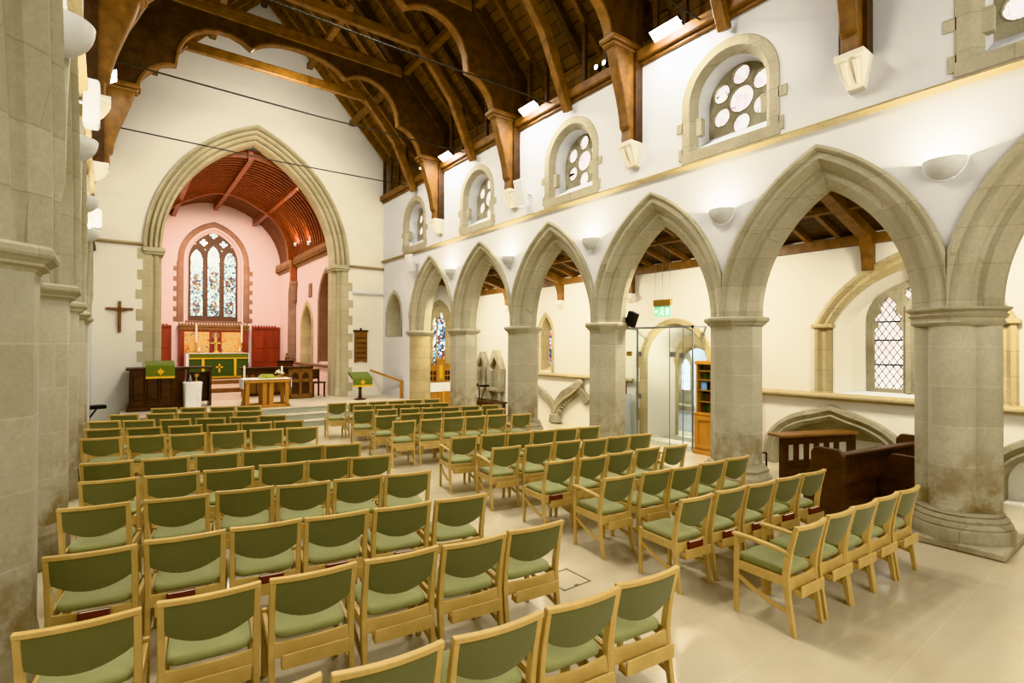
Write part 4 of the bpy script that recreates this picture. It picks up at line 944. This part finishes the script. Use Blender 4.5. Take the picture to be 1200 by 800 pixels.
MB().box(-.25, .25, .055, .075, .14, .82).build('back_panel', M['oak'], t)
t = thing('choir_desk', 'long dark oak choir desk behind the nave altar', 'desk', (3.55, 18.2, .45))
MB().box(-.55, 1.2, -.12, .2, .86, .92).build('top', M['oak'], t, bevel=.01)
MB().box(-.5, 1.15, -.02, .03, .0, .86).build('front', M['oak'], t)
b = MB()
for i in range(8): b.plate([(-.46 + i * .2, .1)] + arch_pts(-.38 + i * .2, .6, .08, .1, 0, 4) + [(-.30 + i * .2, .1)], [], lambda u, v, d: (u, d, v), -.035, -.02)
b.build('arcading', M['oak_mid'], t)
t = thing('choir_chair', 'dark wooden chair end beside the carved choir stall', 'chair', (4.98, 17.0, .45), .2)
for x, y in ((-.2, -.2), (.17, -.2), (-.2, .17), (.17, .17)): MB().box(x, x + .04, y, y + .04, 0, .45 if y < 0 else .86).build('leg', M['oak'], t)
MB().box(-.22, .22, -.22, .22, .43, .47).build('seat', M['oak'], t); MB().box(-.16, .17, .18, .20, .55, .86).build('backrest', M['oak'], t)
tag(MB().lathe([(.06, 0), (.09, .05), (.05, .12), (.03, .16), (.045, .22), (.0, .25)], 10).build('bust', M['oak_mid'], loc=(5.52, 22.9, 1.505), smooth=50), 'small dark statuette on the chancel window sill', 'statuette')
tag(MB().box(-.3, .3, -.1, .1, 0, .06).build('cushion', M['black'], loc=(5.05, 21.2, 1.42), bevel=.02), 'dark cushion on a ledge at the right of the chancel', 'cushion')
tag(MB().box(4.8, 5.3, 21.0, 21.4, .6, 1.415).build('side_cupboard', M['oak'], bevel=.01), 'dark oak cupboard under the cushion at the right of the chancel', 'cupboard')
# lectern
t = thing('lectern', 'slim dark oak lectern on a turned post at the right of the steps', 'lectern', (5.78, 15.3, .45))
MB().lathe([(.17, 0), (.17, .03), (.06, .06), (.05, .12), (.04, .3), (.055, .34), (.04, .38), (.04, .50), (.065, .55), (.045, .60), (.05, .66)], 16).build('post', M['oak'], t, 40)
Mx = Matrix.Translation((0, .02, .72)) @ Matrix.Rotation(math.radians(24), 4, 'X'); MB().box(-.30, .30, -.20, .20, -.015, .015, Mx).build('desk', M['oak'], t)
f_ = fall('lectern_fall', 'green lectern fall with gold star and fringe on the slim lectern', 5.78, 15.10, 1.10, .60, .24, .17, .38)
# hymn board, wall cross, rails
t = thing('hymn_board', 'brown wooden hymn board hanging right of the chancel arch', 'board', (6.23, 16.44, 1.52))
MB().plate([(-.21, 0), (-.14, .02), (0, .05), (.14, .02), (.21, 0), (.21, 1.0), (-.21, 1.0)], [], lambda u, v, d: (u, d, v), 0, .03).build('board', M['oak_mid'], t)
b = MB().box(-.25, .25, -.02, .03, 1.0, 1.05).box(-.03, .03, -.01, .03, 1.05, 1.12); b.build('cornice', M['oak'], t, bevel=.01)
b = MB()
for k in range(5): b.box(-.18, .18, -.012, .0, .14 + k * .16, .17 + k * .16)
b.build('number_rails', M['oak'], t)
t = thing('wall_cross', 'brown wooden crucifix on the wall left of the chancel arch', 'cross', (-.02, 16.44, 2.40))
MB().box(-.032, .032, -.0, .03, 0, .78).box(-.28, .28, 0, .03, .56, .615).build('cross', M['oak_mid'], t, bevel=.005)
b = MB().tube([(0, -.03, .50), (0, -.035, .35), (.0, -.03, .12)], [.03, .035, .015], 8).tube([(-.2, -.02, .58), (0, -.03, .5), (.2, -.02, .58)], .012, 6).lathe([(.001, .50), (.025, .53), (.025, .57), (.001, .6)], 8, c=(0, -.035)); b.build('corpus', M['oak_mid'], t, 50)
t = thing('handrail', 'wooden handrail with newel post rising beside the round pier', 'handrail', (6.95, 14.95, 0))
MB().bar((-.42, 1.45, 1.27), (.0, .0, .98), .05, .06).build('rail', M['oak_light'], t, bevel=.01)
MB().box(-.035, .035, -.05, .02, 0, 1.0).build('newel', M['oak_light'], t, bevel=.008)
tag(MB().bar((5.95, 16.42, 3.77), (6.96, 16.42, 3.78), .03, .05).build('curtain_rail', M['whitepaint']), 'white rail fixed across the wall between chancel arch and corner', 'rail')
# keyboard on a stand
t = thing('keyboard', 'black electric keyboard on a folding stand by the left wall below the cross', 'keyboard', (-.52, 15.2, 0), .3)
MB().box(-.45, .25, -.14, .14, .62, .70).build('body', M['black'], t, bevel=.01)
MB().tube([(-.3, 0, .62), (.1, 0, .01)], .018, 6).tube([(.1, 0, .62), (-.3, 0, .01)], .018, 6).build('stand', M['black'], t)

# ================================================================ right aisle furniture
t = thing('side_altar', 'small altar in white and gold frontal at the end of the right aisle', 'altar', (8.38, 15.1, 0))
MB().box(-.62, .50, -.28, .30, 0, .82).build('altar_body', M['oak_light'], t)
b = MB().box(-.64, .52, -.30, .32, .82, .85).box(-.64, .52, -.305, -.29, .60, .83).box(-.65, -.62, -.3, .3, .1, .83); b.build('white_cloth', M['white'], t)
MB().box(-.05, .0, -.312, -.29, .02, .62).box(.28, .33, -.312, -.29, .02, .62).build('orphrey', M['gold'], t)
MB().box(-.2, .50, -.30, -.285, .02, .62).build('frontal', M['oak_light'], t)
t = thing('side_reredos', 'carved golden reredos with dark painted squares above the side altar', 'reredos', (8.55, 15.5, .85))
MB().box(-.45, .45, 0, .08, 0, .52).build('frame', M['oak_light'], t)
b = MB()
for x in (-.40, -.27, -.14, .29, .40):
    for z in (.06, .24): b.box(x - .045, x + .045, -.012, .01, z, z + .14)
b.build('painted_square', M['oak'], t)
b = MB().box(-.07, .24, -.03, .09, 0, .72).box(-.09, .26, -.05, .1, .72, .78)
for i in range(5): b.box(-.09 + i * .08, -.05 + i * .08, -.05, .0, .78, .84)
b.build('centre_niche', M['oak_light'], t)
b = MB().box(-.47, .47, -.02, .09, .52, .57)
for i in range(12): b.box(-.46 + i * .08, -.42 + i * .08, -.02, .03, .57, .62)
b.build('cresting', M['oak_light'], t)
MB().box(.02, .15, -.045, -.03, .12, .56).build('gold_figure', M['gold'], t)
# carved niches
t = thing('carved_niche', 'pair of weathered gabled stone niches on the aisle wall behind the iron stand', 'niche', (9.5, 13.58, .75))
nf = lambda u, v, d: (d, u, v)
for c, z, sc, mt in ((.50, 0, 1.0, 'stone_old'), (-.26, .06, 1.35, 'stone_old')):
    o = [(c - .24 * sc, -.1)] + [(c - .27 * sc, .62), (c - .20 * sc, .85), (c - .06 * sc, 1.14 + z), (c + .06 * sc, 1.14 + z), (c + .20 * sc, .85), (c + .27 * sc, .62)] + [(c + .24 * sc, -.1)]
    hl = [(c - .13 * sc, .0), (c - .13 * sc, .55), (c - .17 * sc, .66), (c - .10 * sc, .78), (c, .98), (c + .10 * sc, .78), (c + .17 * sc, .66), (c + .13 * sc, .55), (c + .13 * sc, .0)]
    MB().plate(o, [hl], nf, -.20, -.02).build('canopy', M[mt], t, bevel=.012)
    MB().plate([(p[0], p[1]) for p in hl], [], nf, -.06, -.01).build('recess_back', M['stone_old'], t)
b = MB().tube([(-.14, .10, -.75), (-.14, .10, .7)], .07, 10).tube([(-.12, .02, -.75), (-.12, .02, .7)], .05, 10).tube([(-.12, -.45, -.75), (-.12, -.45, .6)], .06, 10); b.build('shafts', M['stone_old'], t, 50)
t = thing('votive_stand', 'black iron candle stand on legs before the carved niches', 'stand', (8.95, 13.6, .42))
b = MB()
for y in (-.3, .3): b.box(-.16, .16, y - .01, y + .01, .40, .46)
b.box(-.16, .16, -.3, .3, .40, .415); b.tube([(0, -.3, .41), (0, -.12, 0)], .012, 6).tube([(0, .3, .41), (0, .12, 0)], .012, 6).tube([(0, 0, .41), (0, 0, 0)], .016, 6); b.build('rack', M['black'], t)
t = thing('side_table', 'low dark carved oak table under the iron candle stand', 'table', (8.95, 13.3, 0))
MB().box(-.25, .25, -.85, .75, .36, .415).build('table_top', M['oak'], t, bevel=.01)
MB().box(-.22, -.19, -.78, .68, .24, .36).build('apron', M['oak'], t)
for x in (-.22, .15):
    for y in (-.8, .64): MB().box(x, x + .07, y, y + .07, 0, .36).build('leg', M['oak'], t)
tag(MB().box(9.42, 9.48, 13.9, 14.12, .98, 1.28).build('paper_notice', M['white']), 'white card standing in the left carved niche', 'card')
# broken carved arch on the aisle wall
t = thing('carved_arch_fragment', 'weathered Y-shaped fragment of carved stone arches on the aisle wall', 'stone carving', (9.5, 10.56, 0))
g = lambda u, v, d: (d, u, v)
b = MB().strip([(0, .02), (0, .12), (.01, .25)], [.19, .16, .13], g, -.2, 0)
b.strip([(.0, .2), (-.02, .38), (-.12, .58), (-.34, .77), (-.62, .92), (-.88, 1.08), (-1.0, 1.20)], [.13, .13, .13, .14, .13, .12, .07], g, -.14, 0)
b.strip([(.0, .2), (.10, .42), (.30, .60), (.52, .75), (.92, .93)], [.14, .11, .10, .10, .09], g, -.12, 0)
b.strip([(-.85, 1.0), (-.98, .88), (-1.22, .66)], [.10, .10, .12], g, -.12, 0)
b.build('carved_stone', M['stone_old'], t, bevel=.02)
b = MB().strip([(-.03, .3), (-.14, .50), (-.36, .68), (-.64, .83), (-.92, 1.02)], .018, g, -.165, -.12); b.build('rib_moulding', M['stone_warm'], t)
b = MB()
for i in range(9):
    q = i / 8; u = -.16 - .72 * q; v = .36 + .52 * q ** .8 - .0; b.lathe([(.001, v - .06), (.06, v - .03), (.075, v), (.05, v + .04), (.001, v + .06)], 8, c=(-.06, u))
b.build('foliage_bosses', M['stone_old'], t, 60)
# tomb recesses
for y, lab in ((3.75, 'low arched stone tomb recess in the aisle wall behind the oak frontal'), (.75, 'low arched stone tomb recess at the right edge behind the clustered pier')):
    t = thing('tomb_recess', lab, 'tomb recess', (9.5, y, 0), 0, 'tomb recesses')
    TR = lambda u, v, d: (d, u, v)
    pr = [(0, -.02), (-.08, 0), (-.10, .06), (-.06, .10), (-.05, .13), (-.09, .16), (-.05, .21), (.02, .23), (.3, .23)]
    og = lambda p: (p[0], p[1] + .07 * max(0, 1 - abs(p[0]) / .32) ** 1.5)
    rows = [[TR(*og(p), d) for p in [(-1.12 + r, 0)] + arch_pts(0, .25, 1.12, .78, r, 16) + [(1.12 - r, 0)]] for d, r in pr]
    MB().grid(rows).build('arch_moulding', M['stone_old'], t, 40)
    MB().plate([(-1.0, 0), (1.0, 0), (1.0, 1.05), (-1.0, 1.05)], [], TR, .28, .34).build('recess_back', M['plaster_aisle'], t)
    MB().plate([(-.98, .55), (.98, .55), (.98, 1.04), (-.98, 1.04)], [], TR, .24, .28).build('tympanum', M['stone_old'], t)
# glass lobby
t = thing('glass_lobby', 'frameless glass draught lobby with steel fittings over the aisle doorway', 'glass lobby', (9.04, 6.95, 0))
y0, y1 = -.86, .95
for a, b_ in ((y0, -.64), (-.62, -.32), (-.30, .50), (.52, y1)): MB().box(-.006, .006, a, b_, .01, 2.46).build('glass_pane', M['clear'], t)
MB().box(0, .44, y0 - .006, y0 + .006, .01, 2.46).build('glass_pane', M['clear'], t); MB().box(0, .44, y1 - .006, y1 + .006, .01, 2.46).build('glass_pane', M['clear'], t)
b = MB().box(-.02, .02, y0 - .02, y1 + .02, 2.46, 2.50).box(-.02, .45, y0 - .02, y0 + .02, 2.46, 2.5).box(-.02, .45, y1 - .02, y1 + .02, 2.46, 2.5); b.build('top_channel', M['metal'], t)
MB().box(-.012, .012, .50, .53, 0, 2.46).build('steel_post', M['metal'], t); MB().box(-.012, .012, y0 - .012, y0 + .012, 0, 2.46).build('steel_post', M['metal'], t)
b = MB().box(-.006, .006, -.645, -.635, .01, 2.46).box(-.006, .006, -.325, -.315, .01, 2.46); b.build('pane_edge', M['metal'], t)
for y, z in ((-.40, 1.92), (-.62, 1.90), (.74, 1.92), (.47, 1.92), (.47, 1.0)): MB().box(-.02, .02, y - .06, y + .06, z - .05, z + .05).build('glass_clamp', M['brass'] if y > .6 else M['metal'], t)
tag(MB().box(9.06, 9.4, 7.95, 8.3, 0, .98).build('literature_shelf', M['plaster']), 'white cabinet beside the octagonal pier, left of the glass lobby', 'cabinet')
for i, (mt, l) in enumerate((('bookred', 'red folder'), ('page', 'pale folder'), ('black', 'black folder'))):
    tag(MB().box(9.1, 9.32, 8.0 + i * .065, 8.05 + i * .065, .985, 1.26).build('folder', M[mt]), l + ' standing on the white cabinet left of the lobby', 'folder')
# bookcase
t = thing('bookcase', 'tall honey oak bookcase with glazed upper doors beside the lobby', 'bookcase', (9.24, 5.56, 0))
b = MB().box(-.20, .20, -.45, -.42, .78, 1.76).box(-.20, .20, .42, .45, .78, 1.76).box(.17, .20, -.45, .45, .78, 1.76).box(-.22, .2, -.47, .47, 1.74, 1.80)
b.build('upper_case', M['oak_light'], t)
b = MB().box(-.24, .20, -.47, .47, .05, .78).box(-.26, .2, -.49, .49, 0, .08).box(-.25, .2, -.48, .48, .76, .80); b.build('cupboard', M['oak_light'], t, bevel=.006)
for s in (-1, 1):
    d_ = MB().plate([(s * .225 - .215, .12), (s * .225 + .215, .12), (s * .225 + .215, .73), (s * .225 - .215, .73)], [[(s * .225 - .15, .19), (s * .225 + .15, .19), (s * .225 + .15, .66), (s * .225 - .15, .66)]], lambda u, v, d: (d, u, v), -.262, -.242).build('cupboard_door', M['oak_light'], t, bevel=.004)
    MB().box(-.275, -.262, s * .03 - .012, s * .03 + .012, .42, .46).build('door_knob', M['brass'], d_)
for z in (1.0, 1.22, 1.42, 1.60): MB().box(-.17, .17, -.42, .42, z, z + .018).build('shelf', M['oak_light'], t)
MB().box(-.20, -.19, -.44, .44, .80, 1.74).build('glazed_door', M['clear'], t)
b = MB()
n = 0; pal = [plain('dark_green_spine', (.03, .06, .02), .6), plain('olive_spine', (.10, .11, .03), .6), M['bookred']]
for k_, z in enumerate((.805, 1.02, 1.24, 1.44, 1.62)):
    y = .40; j = 0
    while y > -.38:
        w_ = random.uniform(.022, .04); h = (.15 if z < 1.6 else .10) + random.uniform(-.02, .015)
        c = pal[random.choice((0, 0, 1, 0, 2))]
        if not (k_ == 2 and .24 < y < .4):
            o = MB().box(-.10, .08, y - w_ + .002, y, z, z + h).build('book', c); bb_ = ('bottom', 'second', 'middle', 'fourth', 'top')[k_]
            tag(o, 'dark upright book on the %s shelf of the glazed bookcase' % bb_, 'book', 'dark books on the %s bookcase shelf' % bb_)
        y -= w_ + .003
tag(MB().box(-.14, -.12, .26, .38, 1.24, 1.40).build('booklet', plain('blue_cover', (.25, .42, .7), .5), loc=(9.24, 5.56, 0)), 'pale blue booklet facing out on the middle bookcase shelf', 'booklet')
for o in [o for o in SC.objects if o.name.startswith('book') and o.get('category') == 'book' and not o.name.startswith('bookcase') and 'bookcase' in o['label']]: o.location = (9.24, 5.56, 0)
# exit sign
t = thing('exit_sign', 'green running-man exit sign hanging from a brass box above the lobby', 'sign', (8.5, 6.4, 2.75))
b = MB()
for y in (-.17, 0, .17): b.tube([(0, y, .22), (0, y, 1.46)], .004, 5)
b.build('wire', M['metal'], t)
MB().box(-.03, .03, -.2, .2, .13, .25).build('housing', M['brass'], t); MB().box(-.03, .03, -.2, .2, 1.4, 1.46).build('ceiling_box', M['brass'], t)
MB().box(-.008, .008, -.19, .19, -.08, .13).build('panel', emit('exit_green', (.30, .62, .42), .45), t)
b = MB()
b.box(-.014, -.008, -.15, -.09, -.05, .09)                    # doorway
b.plate(circ(.0, .085, .02, 10), [], lambda u, v, d: (d, u, v), -.014, -.008)
b.strip([(.0, .06), (.02, .0)], .016, lambda u, v, d: (d, u, v), -.014, -.008).strip([(.02, .0), (-.02, -.03), (-.03, -.06)], .009, lambda u, v, d: (d, u, v), -.014, -.008).strip([(.02, .0), (.04, -.03), (.07, -.05)], .009, lambda u, v, d: (d, u, v), -.014, -.008).strip([(.0, .05), (-.04, .03)], .007, lambda u, v, d: (d, u, v), -.014, -.008)
b.plate([(.10, .02), (.14, .05), (.14, .03), (.175, .03), (.175, .01), (.14, .01), (.14, -.01)], [], lambda u, v, d: (d, u, v), -.014, -.008)
b.build('pictogram', emit('exit_white', (1, 1, 1), 1.2), t)
# pews
def pew(name, label, x, y, L, h, rz, front=False, ledge=False):
    t = thing(name, label, 'pew', (x, y, 0), rz)
    for s in (0, 1):
        u = s * L; e = [(-.24, 0), (.26, 0), (.26, .42), (.20, .52), (.16, .60), (.16, h + .04), (.10, h + .11), (-.18, h + .11), (-.24, h + .04)]
        MB().plate(e, [], lambda a, b, d: (d, a, b), u - .035, u + .035).build('pew_end', M['oak'], t, bevel=.012)
    MB().box(.03, L - .03, -.15, -.12, .12, h).build('back', M['oak'], t)
    MB().box(.03, L - .03, -.19, -.07, h - .0, h + .045).build('top_rail', M['oak'], t, bevel=.012)
    b = MB().box(.03, L - .03, -.17, -.15, .08, .2).box(.03, L - .03, -.17, -.15, .42, .50)
    for i in range(9): b.box(.06 + i * (L - .12) / 8.5, .075 + i * (L - .12) / 8.5, -.156, -.148, .2, h)
    b.build('mouldings', M['oak'], t)
    MB().box(.03, L - .03, -.12, .22, .40, .435).build('seat', M['oak'], t)
    if ledge: MB().box(.0, L - .05, -.32, -.17, h - .04, h - .015).build('book_ledge', M['oak'], t)
    return t
pew('pew', 'dark oak pew with panelled back beside the clustered pier', 6.98, 2.84, 2.0, .74, math.radians(-9))
pew('pew', 'dark oak pew mostly hidden behind the clustered pier, papers on its ledge', 7.80, 2.28, 1.5, .64, math.radians(-12), ledge=True)
tag(MB().box(7.9, 8.2, 2.08, 2.2, .63, .645, None).build('paper_sheet', M['white'], rz=0), 'white paper lying on the ledge of the pew by the clustered pier', 'paper')
t = thing('pew_frontal', 'dark oak prayer desk frontal with open baluster front before the tomb recess', 'desk', (7.98, 3.84, 0), math.radians(-22))
L = 1.36
MB().box(-.05, L + .05, -.06, .24, .72, .76).build('sloping_top', M['oak_mid'], t, bevel=.008)
b = MB().box(0, L, -.02, .05, .61, .72).box(0, L, -.02, .05, .28, .36).box(0, L, -.02, .05, 0, .08); b.build('rails', M['oak'], t)
for x in (0, L - .09): MB().box(x, x + .09, -.03, .06, 0, .72).build('post', M['oak'], t)
for i in range(5): MB().box(.24 + i * .19, .30 + i * .19, -.01, .04, .36, .61).build('baluster', M['oak'], t)
MB().box(.09, L - .09, .0, .02, .08, .28).build('lower_panel', M['oak'], t)
t = thing('folded_trolley', 'thin black folded metal trolley leaning behind the octagonal pier', 'trolley', (8.02, 4.22, 0))
MB().tube([(0, 0, .02), (0, .0, .74), (.03, -.04, .80)], .014, 6).tube([(.12, -.06, .02), (.12, -.06, .42)], .014, 6).tube([(0, 0, .42), (.12, -.06, .42)], .012, 6).tube([(0, 0, .2), (.12, -.06, .2)], .012, 6).build('frame', M['black'], t, 50)
b = MB()
for q in (.03, .12): b.tube([(q * 1., -.03 + .05 * cos(2 * PI * i / 12), .055 + .05 * sin(2 * PI * i / 12)) for i in range(12)], .012, 6, True)
b.build('wheel', M['black'], t, 50)
# floor hatch
b = MB(); c0, c1, r0, r1 = 3.05, 3.37, 3.30, 3.62
for x0, x1, y0_, y1_ in ((c0, c1, r0, r0 + .012), (c0, c1, r1 - .012, r1), (c0, c0 + .012, r0, r1), (c1 - .012, c1, r0, r1)): b.box(x0, x1, y0_, y1_, 0.0005, .003)
b.box(3.19, 3.23, 3.315, 3.33, .0005, .004)
tag(b.build('floor_hatch', M['darkjoint']), 'square floor hatch outlined in the pale stone aisle', 'hatch')

# ================================================================ lights and fittings
def area(loc_, size, power, col, tgt, sy=None):
    l = bpy.data.lights.new('area_lamp', 'AREA'); l.energy = power; l.color = col; l.size = size
    if sy: l.shape = 'RECTANGLE'; l.size_y = sy
    o = bpy.data.objects.new('area_lamp', l); COL.objects.link(o); o.location = loc_
    o.rotation_euler = (Vector(tgt) - Vector(loc_)).to_track_quat('-Z', 'Y').to_euler(); return o
def sconce(f, u, z, label, pw, p=.19, w=.195, h=.21, col=(1, .95, .86)):
    t = thing('wall_uplighter', label, 'wall light', f(u, z, 0), 0, 'half-bowl wall uplighters'); o0 = Vector(f(u, z, 0))
    rows = []
    for k in range(9):
        ph = PI / 2 * k / 8
        rows.append([tuple(Vector(f(u + w * cos(ph) * cos(PI * j / 16), z - h * sin(ph), -p * cos(ph) * sin(PI * j / 16) - .002)) - o0) for j in range(17)])
    MB().grid(rows).build('bowl', M['whitepaint'], t, 60)
    b = MB().tube([tuple(Vector(f(u - .07, z - .10, -.07)) - o0), tuple(Vector(f(u + .07, z - .10, -.07)) - o0)], .015, 8); b.build('lamp_tube', M['lamp'], t)
    c = Vector(f(u, z - .035, -.085)); area(c, .10, pw, col, Vector(f(u, z + 1, -.06)))
SL = ['nearest the clustered pier', 'over the pier beside the bookcase', 'over the pier left of the glass lobby', 'over the third octagonal pier', 'smallest and nearest the chancel']
for u, z, l in zip((1.66, 4.22, 6.84, 9.41, 11.97), (4.08, 4.08, 4.08, 4.09, 4.1), SL): sconce(RF, u, z, 'white half-bowl uplighter on the right nave wall, ' + l, 30)
SL = ['largest at the top left corner', 'second down', 'third down', 'lowest and farthest']
for u, z, l in zip((4.40, 6.7, 9.1, 11.4), (4.16, 4.12, 4.08, 4.04), SL): sconce(LF, u, z, 'white half-bowl uplighter on the left nave wall, ' + l, 30)
FL = [(5.05, 'largest and brightest, top centre'), (8.47, 'second, over the middle of the right wall'), (11.95, 'third along the right wall'), (13.05, 'smallest, nearest the chancel arch')]
def flood(x, y, z, sgn, label, pw=26):
    t = thing('floodlight', label, 'floodlight', (x, y, z), 0, 'LED floodlights on the wall plates')
    R_ = Matrix.Rotation(sgn * math.radians(35), 4, 'Y')
    MB().box(-.10, .10, -.27, .27, -.03, .03, R_).build('housing', M['black'], t, bevel=.01)
    MB().box(-.09, .09, -.26, .26, -.035, -.031, R_).build('lens', M['lamp'], t)
    MB().tube([(0, 0, .0), (sgn * .16, 0, .04)], .015, 6).build('bracket', M['black'], t)
for y, l in FL: flood(6.80, y, 7.06, 1, 'white LED floodlight on the right wall plate, ' + l)
flood(-.18, 11.8, 6.92, -1, 'white LED floodlight on the left wall plate beside the cusped truss')
def speaker(x, y, z, sgn, lab, mt='whitepaint', h=.55):
    t = thing('speaker', lab, 'speaker', (x, y, z), 0, 'column loudspeakers')
    R_ = Matrix.Rotation(sgn * math.radians(-14), 4, 'Y') @ Matrix.Rotation(sgn * .3, 4, 'Z')
    MB().box(-.07, .07, -.11, .11, 0, h, R_).build('cabinet', M[mt], t, bevel=.015)
    MB().box(*sorted(((sgn or -1) * -.076, (sgn or -1) * -.07)), -.09, .09, .03, h - .03, R_).build('grille', M[mt], t)
    MB().tube([tuple(R_ @ Vector((0, 0, h * .5))), ((sgn or -1) * .2, 0, h * .5)], .02, 6).build('bracket', M[mt], t)
speaker(6.80, 13.9, 4.22, 1, 'grey-white tilted column speaker near the corner above the blind recess', h=.52)
speaker(6.80, 8.66, 5.04, 1, 'white tilted speaker on the right wall between two rose windows', h=.55)
speaker(-.275, 7.4, 4.50, 0, 'white box speaker on the left nave wall between the two nearest uplighters', h=.5)
speaker(-.36, 12.0, 4.18, 0, 'white box speaker on the left nave wall above the lowest uplighter', h=.34)
t = thing('speaker', 'small black loudspeaker clamped to the pier left of the glass lobby', 'speaker', (7.45, 6.28, 2.58))
MB().box(-.06, .06, -.09, .09, -.13, .13, Matrix.Rotation(.4, 4, 'X')).build('cabinet', M['black'], t, bevel=.01); MB().tube([(0, .05, 0), (-.06, .22, .02)], .03, 8).build('bracket', M['black'], t)
for y, l in ((6.59, 'left'), (6.40, 'right')):
    t = thing('spotlight', 'small round white spotlight on the wall plate, %s one of the pair' % l, 'spotlight', (6.83, y, 7.12), 0, 'pair of spotlights on the wall plate')
    MB().lathe([(.045, 0), (.05, .1), (.03, .12)], 14).build('housing', M['black'], t, 50).rotation_euler = (0, PI / 2, 0)
    o = MB().lathe([(.043, -.004), (.043, .0)], 14).build('lens', M['spot'], t); o.rotation_euler = (0, PI / 2, 0)
for x, y, z, l in ((5.25, 20.6, 5.9, 'left'), (5.35, 19.2, 5.75, 'right')):
    t = thing('spotlight', 'spotlight glowing on the red chancel roof, %s one of two' % l, 'spotlight', (x, y, z), 0, 'spotlights of the chancel')
    MB().lathe([(.05, -.1), (.06, 0), (.055, .01)], 14).build('housing', M['whitepaint'], t, 50); MB().lathe([(.05, .012), (.05, .016)], 14).build('lens', M['lamp'], t)
    area((x, y, z + .04), .08, 14, (1, .8, .55), (x + .3, y, z + 2))
# added fill lights without fixtures: nave, chancel, aisles, lobby, porch and west end
for y, p_ in ((5.0, 250), (8.3, 225), (11.65, 205), (13.3, 110)): area((XC, y, 8.6), 1.6, p_, (1, .955, .86), (XC, y + .01, 0), .5)
area((XC, 12.3, 6.9), 1.2, 60, (1, .95, .85), (XC - .3, 16.48, 3.5), .5)
area((XC, 13.4, 8.0), .8, 75, (1, .96, .90), (XC, 16.48, 10.2), .4)
for y in (5.05, 8.47, 11.95): area((6.70, y - .1, 7.0), .22, 60, (.97, .98, 1), (7.02, y - .35, 5.6), .4)  # wash cast by the floodlights on the right wall plate
area((2.8, -3.9, 5.2), 5.5, 470, (1, .96, .87), (3.4, 8, 2.2), 4.5)  # unseen fill added behind the camera, no window there
area((3.1, 18.9, 6.2), 1.5, 190, (1, .90, .82), (3.1, 19.3, 0))
area((3.1, 22.0, 6.4), 1.8, 270, (1, .87, .80), (3.1, 24.5, 1.5))
for y in (1.5, 5.5, 9.5, 13.0): area((8.0, y, 3.75), .55, 115, (1, .96, .88), (9.2, y, .5), .55)
for y in (3, 9): area((-2.4, y, 4.2), 1.5, 110, (1, .94, .82), (-2.4, y, 0))
area((3.1, 19.3, 4.4), 1.2, 85, (1, .72, .48), (3.1, 19.3, 8), 1.2)
area((9.28, 6.9, 2.4), .25, 14, (.95, .97, 1.), (10.1, 7.3, .9), .25)
area((10.85, 8.3, 2.8), .35, 75, (.86, .93, 1.), (10.85, 8.3, 0), .35)

wd = bpy.data.worlds.new('World'); SC.world = wd; wd.use_nodes = True
wd.node_tree.nodes['Background'].inputs[0].default_value = (.9, .95, 1, 1); wd.node_tree.nodes['Background'].inputs[1].default_value = .15

cam = bpy.data.cameras.new('camera'); co = bpy.data.objects.new('camera', cam); COL.objects.link(co)
cam.sensor_width = 36; cam.lens = 610.8 / 1200 * 36; cam.clip_start = .05
co.matrix_world = Matrix.Translation((0, 0, 2.1)) @ Matrix.Rotation(math.radians(-36.92), 4, 'Z') @ Matrix.Rotation(math.radians(90.402), 4, 'X') @ Matrix.Rotation(math.radians(.177), 4, 'Z')
SC.camera = co
SC.view_settings.view_transform = 'Khronos PBR Neutral'; SC.view_settings.look = 'None'; SC.view_settings.exposure = -0.1; SC.view_settings.gamma = 0.88
SC.cycles.max_bounces = 7; SC.cycles.diffuse_bounces = 4; SC.cycles.glossy_bounces = 3; SC.cycles.transparent_max_bounces = 12
SC.cycles.sample_clamp_indirect = 6.0; SC.cycles.use_denoising = True
SC.cycles.caustics_reflective = False; SC.cycles.caustics_refractive = False
